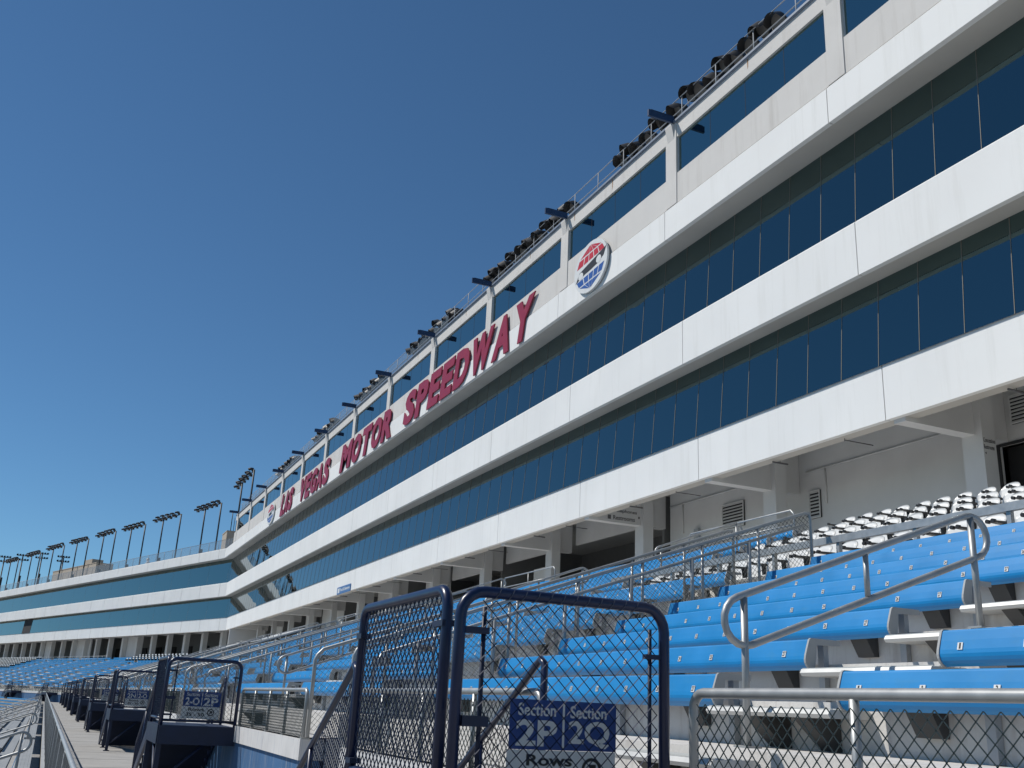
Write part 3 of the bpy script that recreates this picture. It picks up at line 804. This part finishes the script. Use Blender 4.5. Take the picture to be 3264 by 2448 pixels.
# louvred vents
for (y0_,y1_,z0_,z1_) in ((27.2,27.75,7.0,8.0),(31.6,33.0,7.35,8.35),(15.6,19.1,8.45,9.3)):
    m=MB(); m.box(24.0,24.055,y0_,y1_,z0_,z1_,1)
    nl=8
    for i in range(nl):
        z=z0_+(z1_-z0_)*(i+.5)/nl; m.prism([(23.955,z-.03),(23.965,z-.04),(24.0,z+.025),(23.99,z+.03)],y0_+.02,y1_-.02,0)
    m.box(23.96,24.0,y0_,y0_+.03,z0_,z1_); m.box(23.96,24.0,y1_-.03,y1_,z0_,z1_); m.box(23.96,24.0,y0_+.03,y1_-.03,z1_-.03,z1_); m.box(23.96,24.0,y0_+.03,y1_-.03,z0_,z0_+.03)
    add(m,'vent',[CONWALL,DARK],par=bld)
# conduits, boxes and lamps on the concourse walls
for (y0_,y1_,z_) in ((20.2,27.9,8.75),(29.0,36.9,8.9),(22.0,26.0,6.2)):
    m=MB(); m.tube([(24.02,y0_,z_),(24.02,y1_,z_)],.03,6); m.tube([(24.02,y1_-1,z_),(24.02,y1_-1,z_-1.3)],.025,6); add(m,'conduit',CONWALL,par=bld)
for (y_,z_) in ((34.8,7.4),):
    m=MB(); m.box(23.93,24.055,y_-.16,y_+.16,z_-.25,z_+.25); add(m,'wall_box',POSTG,par=bld)
for i in range(-1,12):
    m=MB(); y=jy(i)+4.4; m.box(21.6,21.9,y-.7,y+.7,9.40,9.495); add(m,'ceiling_lamp',SIGNW,par=bld)
# thin pipes hung under the soffit
for i in range(-1,8):
    m=MB(); y=jy(i)+2.2; m.tube([(20.4,y,8.08),(21.5,y,8.08)],.016,6); m.tube([(20.4,y,8.04),(20.4,y,8.13)],.01,5)
    add(m,'pipe',GREYINK,par=bld); m=MB(); y+=3.2; m.tube([(20.3,y,8.05),(20.9,y,8.05)],.03,6); m.tube([(20.6,y,8.05),(20.6,y,8.2)],.01,5); add(m,'pipe',GREYINK,par=bld)
# back and roof of block
m=MB(); m.box(19.0,34,YN,end1(26),18.1,18.3); m.box(33.9,34.1,YN,end1(30),4.1,18.2); m.box(G1+.1,33.9,YN-.1,YN,4.1,18.3); m.box(G1+.1,33.9,YN,end1(26),14.0,14.1); m.box(D1+.2,26.6,YN-.1,YN,18.3,21.95)
add(m,'roof_and_rear',STUCCO,par=bld)
# roof railing
t=thing('roof_railing','thin grey railing along the roof edge of the suite building','railing',(18.9,20,22.05))
m=MB()
for z in (23.35,22.75): m.tube([(18.95,YN,z),(18.95,128.5,z)],.022,6)
add(m,'rail',POSTG,par=t); m=MB(); y=YN+.9
while y<128.5: m.tube([(18.95,y,22.03),(18.95,y,23.35)],.022,6); y+=2.25
add(m,'posts',POSTG,par=t)
m=MB(); m.poly([(18.96,54,22.1),(18.96,54,23.3),(18.96,128,23.3),(18.96,128,22.1)]); add(m,'wire_screen',FINE,par=t)
# ------------------------------------------------------------------ lettering and emblems on the fascia
lt=thing('wall_lettering','row of big maroon slanted capitals along the upper fascia','lettering',(18.4,70,17.3))
def word(s_,ya,yb):
    # ya = left end (far), yb = right end (near); glyphs placed one by one
    wd={'M':1.25,'W':1.3,'I':.5,'L':.82,'E':.88,'S':.95,'P':.95}
    tot=sum(wd.get(c,1) for c in s_); gap=.10*(ya-yb)/tot; sc=(ya-yb)/tot; y=ya
    for c in s_:
        w=wd.get(c,1)*sc
        m=MB(); m.text(c,1,(D1-.075,y,17.28),(0,-1,0),(0,0,1),ext=.07,bold=.050,shear=.0,fit=((w-gap)*.98,2.16))
        # lean the capitals
        m.v=[(p[0],p[1]-(p[2]-17.34)*.26+.25,p[2]) for p in m.v]
        add(m,'letter',MAROON,par=lt); y-=w
for s_,ya,yb in (('LAS',99.0,93.6),('VEGAS',90.6,79.6),('MOTOR',76.0,62.3),('SPEEDWAY',60.0,40.2)): word(s_,ya,yb)
def emblem(yc,zc,ry,rz,label):
    t=thing('round_emblem',label,'emblem',(18.4,yc,zc),'round emblems at both ends of the lettering')
    m=MB(); N_=40
    def E_(r,a): return (ry*r*math.cos(a),rz*r*math.sin(a))
    x=D1-.15
    def P_(u,v,dx=0): return (x-dx,yc-u,zc+v)
    ring=[E_(1,2*math.pi*i/N_) for i in range(N_)]
    b=len(m.v)
    for dx in (0,-.10):
        for u,v in ring: m.v.append(P_(u,v,dx))
    m.face([b+i for i in range(N_)]); 
    for i in range(N_): m.face((b+i,b+N_+i,b+N_+(i+1)%N_,b+(i+1)%N_))
    add(m,'disc',SIGNW,par=t)
    def cells(sign,mt,name):
        m=MB(); nr=3
        # curved grid of tiles between band edge and rim, like a globe
        cols=[-.92,-.46,-.12,.22,.55,.92]; rows=[.24,.56,.90]
        for i in range(len(cols)-1):
            for j in range(len(rows)-1):
                pts=[]
                for (cu,rv) in ((cols[i],rows[j]),(cols[i+1],rows[j]),(cols[i+1],rows[j+1]),(cols[i],rows[j+1])):
                    v=rv; mx=math.sqrt(max(0,.90**2-v*v)); u=cu*mx/.92*1.0; pts.append([u,v])
                c0=[sum(p[0] for p in pts)/4,sum(p[1] for p in pts)/4]
                q=[[c0[0]+(p[0]-c0[0])*.86,c0[1]+(p[1]-c0[1])*.84] for p in pts]
                # slanted horizon
                q=[[u,(v*sign+.10*u*(1-abs(v)))] for u,v in q]
                m.poly([P_(ry*u,rz*v,.004) for u,v in q])
        add(m,name,mt,par=t)
    cells(1,RED,'upper_tiles'); cells(-1,LBLUE,'lower_tiles')
    m=MB(); m.poly([P_(ry*u,rz*v,.005) for u,v in ((-.90,-.34),(-.66,.02),(-.30,.10),(.30,.22),(.94,.36),(.80,.06),(.46,-.10),(.05,-.16),(-.30,-.18),(-.62,-.24))])
    add(m,'dark_band',BLACK,par=t)
    m=MB()
    for (cu,cv) in ((-.58,-.14),(.50,.04)):
        m.poly([P_(ry*(cu+.15*math.cos(a)),rz*(cv+.15*math.sin(a)),.008) for a in [2*math.pi*i/14 for i in range(14)]])
    add(m,'curl',SIGNW,par=t)
emblem(34.5,18.42,1.48,1.17,'large round red, white and blue emblem right of the letters on the fascia')
emblem(104.0,18.35,1.75,1.12,'small round red, white and blue emblem left of the letters, near the bend')
# blue food sign on lowest fascia
t=thing('food_sign','blue sign with white words hanging on the lowest fascia','sign',(19.9,76.7,8.4))
m=MB(); m.box(D3-.06,D3-.012,74.8,78.7,8.06,8.62); add(m,'board',mat('food_sign_blue',(.06,.16,.36),.5),par=t)
m=MB(); m.text('Food & Beverage',1,(D3-.062,77.75,8.18),(0,-1,0),(0,0,1),ext=.004,bold=.02,fit=(2.75,.32)); m.box(D3-.065,D3-.06,77.95,78.45,8.16,8.52); add(m,'lettering',SIGNW,par=t)
# directory words on the column and beam
t=thing('wall_sign','grey painted words Concessions and Restrooms on the right-hand column','sign',(23.3,19,8))
m=MB(); yy=jy(0)-.425
yy=jy(0)-.665; m.text('Concessions',1,(22.77,yy,7.75),(1,0,0),(0,0,1),ext=.004,bold=.01,fit=(.46,.13)); m.text('Restrooms',1,(22.77,yy,7.55),(1,0,0),(0,0,1),ext=.004,bold=.01,fit=(.40,.13)); m.poly([(22.78,yy-.003,7.43),(22.84,yy-.003,7.39),(22.84,yy-.003,7.47)])
add(m,'lettering',GREYINK,par=t)
t=thing('wall_sign','grey painted words Telephones and Restrooms on the beam over the open bay','sign',(23.3,37,8))
m=MB(); yy=jy(2)-.425
m.text('Telephones',1,(21.35,yy,8.42),(1,0,0),(0,0,1),ext=.004,bold=.02,fit=(1.2,.19)); m.text('Restrooms',1,(21.35,yy,8.12),(1,0,0),(0,0,1),ext=.004,bold=.02,fit=(1.1,.19)); m.box(21.08,21.24,yy-.003,yy,8.42,8.60); m.box(21.08,21.24,yy-.003,yy,8.12,8.30); m.box(22.62,22.70,yy-.003,yy,8.28,8.38)
add(m,'lettering',GREYINK,par=t)
# ------------------------------------------------------------------ far straight of the building
b2=thing('grandstand_building','far wing of the white banded suite building beyond the bend, without penthouse','building',(12,160,4.1))
for x,z0,z1 in ((D1,17.20,18.47),(D2,12.37,14.12),(D3,8.11,9.84)):
    m=bandpanels(x,z0,z1,joints(beg2(x),YE,136.5,6.0),0,gp=.04); add(m,'fascia',[WHITE,JOINT],True,par=b2)
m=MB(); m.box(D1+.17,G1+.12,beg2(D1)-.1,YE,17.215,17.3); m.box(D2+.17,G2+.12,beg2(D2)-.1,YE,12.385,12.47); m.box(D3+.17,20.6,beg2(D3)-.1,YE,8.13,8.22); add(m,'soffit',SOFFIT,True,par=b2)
ribbon(G1,14.0,17.22,135.0,27,6,1,b2,True); ribbon(G2,9.7,12.39,135.0,27,6,1,b2,True)
m=MB(); m.poly([(G2-.24,217.5,9.7),(G2-.02,217.5,12.39),(G2-.02,222.5,12.39),(G2-.24,222.5,9.7)]); add(m,'open_window',DARK,True,par=b2)
m=MB(); m.box(G1+.03,G1+.1,134.5,YE,14.0,17.2); m.box(G2+.03,G2+.1,134.5,YE,9.7,12.38); m.poly([(G1-.22,134.2,14),(G1,134.2,17.2),(G1,135,17.2),(G1-.22,135,14)]); m.poly([(G2-.22,134.2,9.7),(G2,134.2,12.38),(G2,135,12.38),(G2-.22,135,9.7)]); add(m,'glazing_core',GLASSF,True,par=b2)
m=MB(); m.box(20.15,33.9,beg2(20),YE,9.02,9.12); add(m,'concourse_ceiling',CEIL,True,par=b2)
for i in range(27):
    y=136.5+6*i
    m=MB(); m.box(23.3,24.0,y-.35,y+.35,4.13,9.02); m.box(20.2,23.3,y-.2,y+.2,8.25,9.02); add(m,'column',CONWALL,True,par=b2)
m=MB(); m.box(29.5,29.7,134,YE,4.13,9.02,1); 
for (a,b) in ((136.9,142),(172,180),(195,203),(216,220)): m.box(24.02,24.2,a,b,4.13,9.02)
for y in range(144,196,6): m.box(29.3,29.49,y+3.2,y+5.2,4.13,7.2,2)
for y in range(206,250,12): m.box(25,25.2,y,y+2.2,4.13,9.02)
add(m,'concourse_wall',[CONWALL,GREYIN,DARK],True,par=b2)
m=MB(); m.box(19.0,34,beg2(26),YE,18.1,18.3); m.box(33.9,34.1,134.5,YE,4.1,18.2); add(m,'roof_and_rear',STUCCO,True,par=b2)
t=thing('roof_railing','mesh railing along the roof edge of the far wing','railing',(18,140,18.4))
m=MB(); m.tube([(18.9,beg2(18.9)-1,19.75),(18.9,YE,19.75)],.03,6); m.tube([(18.9,beg2(18.9)-1,18.55),(18.9,YE,18.55)],.025,6); y=beg2(18.9)
while y<YE: m.tube([(18.9,y,18.3),(18.9,y,19.75)],.03,5); y+=3
add(m,'rail',POSTG,True,par=t)
m=MB(); m.poly([(18.92,beg2(18.9)-1,18.4),(18.92,YE,18.4),(18.92,YE,19.7),(18.92,beg2(18.9)-1,19.7)]); add(m,'wire_screen',FINE,True,par=t)
# small rail and beige plant rooms, aerials on the far roof
def boxthing(name,label,cat,cx,cy,cz,sx,sy,sz,seg2,extra=None):
    t=thing(name,label,cat,(cx,cy,cz)); m=MB(); m.box(cx-sx/2,cx+sx/2,cy-sy/2,cy+sy/2,cz,cz+sz)
    m.box(cx-sx/2-.06,cx+sx/2+.06,cy-sy/2-.06,cy+sy/2+.06,cz+sz,cz+sz+.12)
    add(m,'walls',BEIGE,seg2,par=None).parent=t; 
    t.location=(0,0,0)
    return t
t=boxthing('plant_room','small beige rooftop room with an aerial beside the end of the penthouse','building',20.5,139.5,18.3,3.2,4,2.9,False)
m=MB(); m.tube([(19.6,139.5,21.2),(19.6,139.5,24.2)],.06,6); m.tube([(19.9,139,21.2),(19.9,139,23.4)],.04,5); m.tube([(19.6,139.1,23.2),(19.6,139.9,23.2)],.03,5); m.tube([(19.6,139.1,22.7),(19.6,139.9,22.7)],.03,5)
m.build('aerial',POLE,t)
t=boxthing('plant_room','larger beige rooftop building behind the far light towers','building',24,207,18.3,3,24,3.3,True)
m=MB(); m.box(23,25,199,203,21.7,22.7); m.xf(M2); m.build('upper_box',BEIGE,t)
# satellite dishes
t=thing('roof_lamps','cluster of small white globe lamps on a thin mast on the far roof','lamp',(0,0,0))
m=MB()
for dx,dz in ((-.8,1.9),(.8,1.9),(0,2.5)): m.lathe([(.01,-.3),(.25,-.18),(.3,0),(.25,.18),(.01,.3)],(24+dx*.3,175+dx,18.3+dz),(0,0,1),8)
m.xf(M2); m.build('globe',SIGNW,t)
m=MB(); m.tube([(24,175,18.3),(24,175,20.8)],.05,6); m.tube([(24,174.2,20.1),(24,175.8,20.1)],.03,6); m.xf(M2); m.build('mast',POLE,t)
# ------------------------------------------------------------------ floodlights
def flood_mesh():
    """one fixture, lens toward -X and down"""
    m=MB(); ax=Vector((-.86,0,-.50)).normalized()
    o=Vector((0,0,0))
    m.lathe([(.02,-.34),(.10,-.33),(.15,-.26),(.20,-.16),(.28,-.04),(.32,.06),(.325,.08),(.30,.085)],o,ax,14,0)
    m.lathe([(.001,.07),(.30,.075)],o,ax,14,1)
    # visor: half barrel extending forward
    up=Vector((0,0,1)); w=ax.cross(up).normalized(); n=w.cross(ax).normalized()
    b=len(m.v); K=8
    for h in (.06,.42):
        for i in range(K+1):
            a=math.pi*i/K; rr=.335+(.02 if h>.1 else 0)
            m.v.append(tuple(o+ax*(h*(1 if 0<i<K else .8))+w*(rr*math.cos(a))+n*(rr*math.sin(a))))
    for i in range(K): m.face((b+i,b+i+1,b+K+2+i,b+K+1+i),0,True)
    # yoke and ballast
    m.tube([tuple(w*.36),tuple(w*.36+Vector((.12,0,-.40))),tuple(-w*.36+Vector((.12,0,-.40))),tuple(-w*.36)],.018,5)
    m.box(.15,.42,-.14,.14,-.34,-.02)
    return m
FL=flood_mesh().build('floodlight',[LAMPB,LAMPG],link=False)
def addflood(par,loc,rz=0,sc=1.0,ry=0):
    c=FL.copy(); COL.objects.link(c); c.parent=par; c.location=loc; c.rotation_euler=(0,ry,rz); c.scale=(sc,sc,sc)
# banks standing on the main roof, behind the railing
banks=[(22.7,33.2,15),(38.0,47.8,15),(53.2,61.6,12),(67.4,74.8,11),(82,89,10),(98,106,10)]
for q,(ya,yb,nf) in enumerate(banks):
    t=thing('floodlight_bank','row of dark floodlights on the main roof, %s bank from the right'%ORD[q+1],'floodlights',(19.6,(ya+yb)/2,22.05),'floodlight banks on the main roof')
    m=MB(); h=(yb-ya)/2
    m.tube([(.25,-h,.95),(.25,h,.95)],.05,6)
    for i in range(4): y=-h+.3+(2*h-.6)*i/3; m.tube([(.25,y,-.1),(.25,y,.95)],.05,6)
    m.build('crossarm',POLE,t)
    for i in range(nf):
        y=-h+2*h*i/(nf-1)+random.uniform(-.12,.12); addflood(t,(-.30+random.uniform(-.08,.08),y,1.08+(.28 if i%3==1 else 0)+random.uniform(-.06,.06)),rz=random.uniform(-.5,.3)-.1,sc=1.04,ry=random.uniform(-.25,.15))
# towers on the far roof
def tower(label,A,B,ztA,nf=10,ext=3.0,two=False):
    t=thing('floodlight_tower',label,'light tower',(A[0],A[1],18.3),'floodlight towers above the far roof')
    dx,dy=B[0]-A[0],B[1]-A[1]; L=math.hypot(dx,dy); ux,uy=dx/L,dy/L
    for (px,py,zt) in ((0,0,ztA-18.3),(dx,dy,ztA-18.3+.15)):
        m=MB(); m.tube([(px,py,0),(px,py,zt*.5),(px,py,zt)],.11,8); m.box(px-.2,px+.2,py-.2,py+.2,0,.05)
        m.build('pole',POLE,t)
    m=MB(); m.box(.12,.42,-.16,.16,.25,1.9); m.build('control_box',POLE,t)
    h=ztA-18.3
    m=MB(); m.tube([(-ux*ext,-uy*ext,h),(dx,dy,h+.1)],.07,6); m.tube([(-ux*ext,-uy*ext,h+.35),(dx*.4,dy*.4,h+.4)],.04,5); m.build('crossarm',POLE,t)
    for i in range(nf):
        s_=-ext+(L*.82+ext)*i/(nf-1); addflood(t,(ux*s_-.1,uy*s_,h+.12+(.38 if i%2 else 0)+random.uniform(-.05,.05)),rz=math.atan2(uy,ux)+R(90)+random.uniform(-.2,.2),sc=.85)
    return t
prevt=[(125.0,None)]
A=[((18.3,125.5),(18.3,117.5),25.2),((16.6,145.6),(18.0,140.1),24.9),((12.3,159.9),(14.2,153.8),25.0),((8.6,172.8),(10.3,167.6),25.0),((4.9,184.0),(6.5,178.6),25.0),((1.0,196.2),(2.7,190.9),24.9),((-2.9,209.5),(-1.1,204.0),25.0),((-6.8,222.5),(-5.2,217.2),24.8),((-11.0,236.0),(-9.4,231.0),24.6)]
off=Vector((math.cos(TH),math.sin(TH),0))*2.6
for i,(a,b,zt) in enumerate(A):
    lb='light tower of two poles nearest the penthouse end' if i==0 else 'light tower of two dark poles, %s from the penthouse end'%ORD[i+1]
    k_=1.0
    oo=off if i>0 else Vector((1.6,0,0))
    # push back onto the roof along the line of sight
    def pb(p):
        v=Vector((p[0],p[1],0)); return v*1.035
    a2,b2_=pb(a),pb(b); tower(lb,(a2.x,a2.y),(b2_.x,b2_.y),zt+1.25,ext=3.6 if i==0 else 3.0,nf=10)
# far double-deck towers beyond
def tower2(label,x,y,zb,zt):
    t=thing('floodlight_tower',label,'light tower',(x,y,zb),'distant double-deck floodlight towers')
    m=MB(); m.tube([(0,0,0),(0,0,zt-zb)],.17,8); m.build('pole',POLE,t)
    m=MB(); m.box(.1,.5,-.3,.3,zt-zb-9,zt-zb-5.5); m.build('control_box',POLE,t)
    h=zt-zb
    for dz in (0,-1.25):
        m=MB(); m.tube([(-1.5,0,h+dz),(1.5,0,h+dz)],.08,6)
        for i in range(5): m.lathe([(.05,-.35),(.25,-.2),(.30,.08)],(-1.4+i*.7,0,h+dz+.22),(-.3,-.8,-.4),8)
        m.build('lamp_row',LAMPB,t)
tower2('distant double-deck light tower at the left edge of the picture',-16.2,310,-14,33.8)
tower2('distant double-deck light tower, second from the left edge',-11.7,310,-14,34.7)
tower2('distant double-deck light tower, third from the left edge',-6.9,310,-14,35.7)
tower2('distant double-deck light tower, fourth from the left edge',-1.3,310,-14,35.3)
# ------------------------------------------------------------------ lower seats on the left
LX=lambda k:-.28-.80*k
LZ=lambda k:-1.36-.30*k
m=MB()
def lower(m,seg2=False):
    for k in range(0,28):
        x1=.2-.8*k; x0=x1-.8; z=-1.80-.30*k
        if k==0: z=-1.80
        if seg2: f0,f1=beg2,(lambda x:YE)
        else: f0,f1=(lambda x:YS),end1
        T=(lambda p: tuple(turn(*p))) if seg2 else (lambda p:p)
        m.poly([T(p) for p in ((x0,f0(x0),z),(x1,f0(x1),z),(x1,f1(x1),z),(x0,f1(x0),z))])
        zt=-1.62 if k==0 else z+.30
        m.poly([T(p) for p in ((x1,f0(x1),z),(x1,f1(x1),z),(x1,f1(x1),zt),(x1,f0(x1),zt))])
lower(m); tag(m.build('seating_terrace',CONC),'stepped concrete terrace of the lower seats left of the walkway','terrace')
m=MB(); lower(m,True); tag(m.build('seating_terrace',CONC),'stepped concrete terrace of the lower seats beyond the bend','terrace')
def low_bench_mesh(L):
    m=MB(); m.prism([(.26,0),(.0,0),(-.02,-.01),(-.02,-.05),(.0,-.055),(.26,-.055)],0,L,0)
    m.prism([(-.0205,.001),(-.030,-.02),(-.032,-.12),(-.01,-.17),(-.004,-.16),(-.02,-.11),(-.0205,-.055)],0,L,1)
    for i in range(4): m.box(.03+i*.06,.036+i*.06,0,L,0,.003,0)
    return m
LBM=low_bench_mesh(12.2).build('bench',[ALUL,BLUE],link=False)
LBR=MB(); 
for i in range(8): y=.6+i*1.55; LBR.prism([(.24,-.06),(.02,-.06),(.12,-.40),(.18,-.40)],y-.05,y+.05)
LBRM=LBR.build('bracket',STEELD,link=False)
for k in range(0,8):
    for n in range(0,5):
        y=5.8+P*n
        t=thing('bench','grey lower bench, %s row down from the walkway, %s stretch away'%(ORD[k+1],ORD[n+1]),'bench',(LX(k)+.02,y,LZ(k)),'grey benches of the lower seats')
        for o,nm in ((LBM,'plank'),(LBRM,'bracket')):
            c=o.copy(); c.name=nm; COL.objects.link(c); c.parent=t
m=MB(); 
for k in range(0,28):
    for n in range(0,10):
        if k<8 and n<5: continue
        y=5.8+P*n; e=min(y+12.2,end1(LX(k))-.3)
        if e<y+1: continue
        q=low_bench_mesh(e-y); q.xf(Matrix.Translation((LX(k),y,LZ(k)))); b=len(m.v); m.v+=q.v
        for a,c,s_ in zip(q.f,q.m,q.sm): m.face([b+i for i in a],c,s_)
    y=beg2(LX(k))+.5
    while y<YE-13:
        q=low_bench_mesh(12.2); q.xf(M2@Matrix.Translation((LX(k),y,LZ(k)))); b=len(m.v); m.v+=q.v
        for a,c,s_ in zip(q.f,q.m,q.sm): m.face([b+i for i in a],c,s_)
        y+=13.5
tag(m.build('distant_benches',[ALUL,BLUE]),'rows of the lower seats too far off to tell apart','benches',kind='stuff')
# foot boards that show between the lower benches
m=MB()
for k in range(0,12):
    m.box(LX(k)-.52,LX(k)-.22,5.0,125,LZ(k)-.44,LZ(k)-.41)
tag(m.build('foot_boards',ALUL),'grey metal foot boards running between the lower benches','foot boards')
# loop handrails going down the lower aisles
def loop_low(n,j):
    t=thing('handrail','galvanised loop handrail, %s down the lower steps of the %s aisle'%(ORD[j+1],ORD[n+1]),'handrail',(0,5.2+P*n,0),'loop handrails of the lower aisles')
    x1=-.2-2.6*j; z1=-.85-.975*j; L=2.0; r=.15; sl_=.375; dg=math.degrees(math.atan(sl_))
    cb=(x1,z1); ca=(x1-L,z1-L*sl_)
    m=MB(); m.tube(arc(ca,r,dg+90,dg+270,9,0)+arc(cb,r,dg-90,dg+90,9,0),.024,10,closed=True); m.build('loop',ALU,t)
    for c in (ca,cb): m=MB(); m.tube([(c[0],0,c[1]-.95),(c[0],0,c[1]+r)],.024,8); m.build('post',ALU,t)
for n in range(1,8):
    for j in range(3): loop_low(n,j)
# guard fence between lower seats and walkway
def guard(y0,y1):
    t=thing('wire_fence','x','fence'); x=.30
    m=MB(); m.tube([(x,b,c) for a,b,c in roundrect(y0,y1,-1.62,-.56,.12)],.022,10)
    n=max(1,round((y1-y0)/2.4))
    for i in range(1,n): y=y0+(y1-y0)*i/n; m.tube([(x,y,-1.62),(x,y,-.56)],.024,8)
    m.tube([(x,y0,-1.52),(x,y1,-1.52)],.02,6); m.build('rail_frame',ALU,t)
    m=MB(); chain(m,y1-y0-.06,.98,r=.003); m.xf(Matrix.Translation((x-.02,y0+.03,-1.55))); m.build('wire_mesh',WIRES,t)
    return t
for i,(a,b) in enumerate(((-1.0,4.9),(6.0,16.0),(16.2,31.4),(31.6,44.9),(45.1,60),(60.2,75),(75.2,95),(95.2,125))):
    tag(guard(a,b),'galvanised guard fence along the left edge of the walkway, %s panel run from the camera'%ORD[i+1],'fence','guard fences along the walkway edge')
m=MB(); m.box(.21,.42,YS,126,-1.616,-1.60); m.box(.38,.42,YS,126,-1.60,-1.57); tag(m.build('kick_plate',POSTG),'grey metal edge strip under the walkway guard fence','edging')
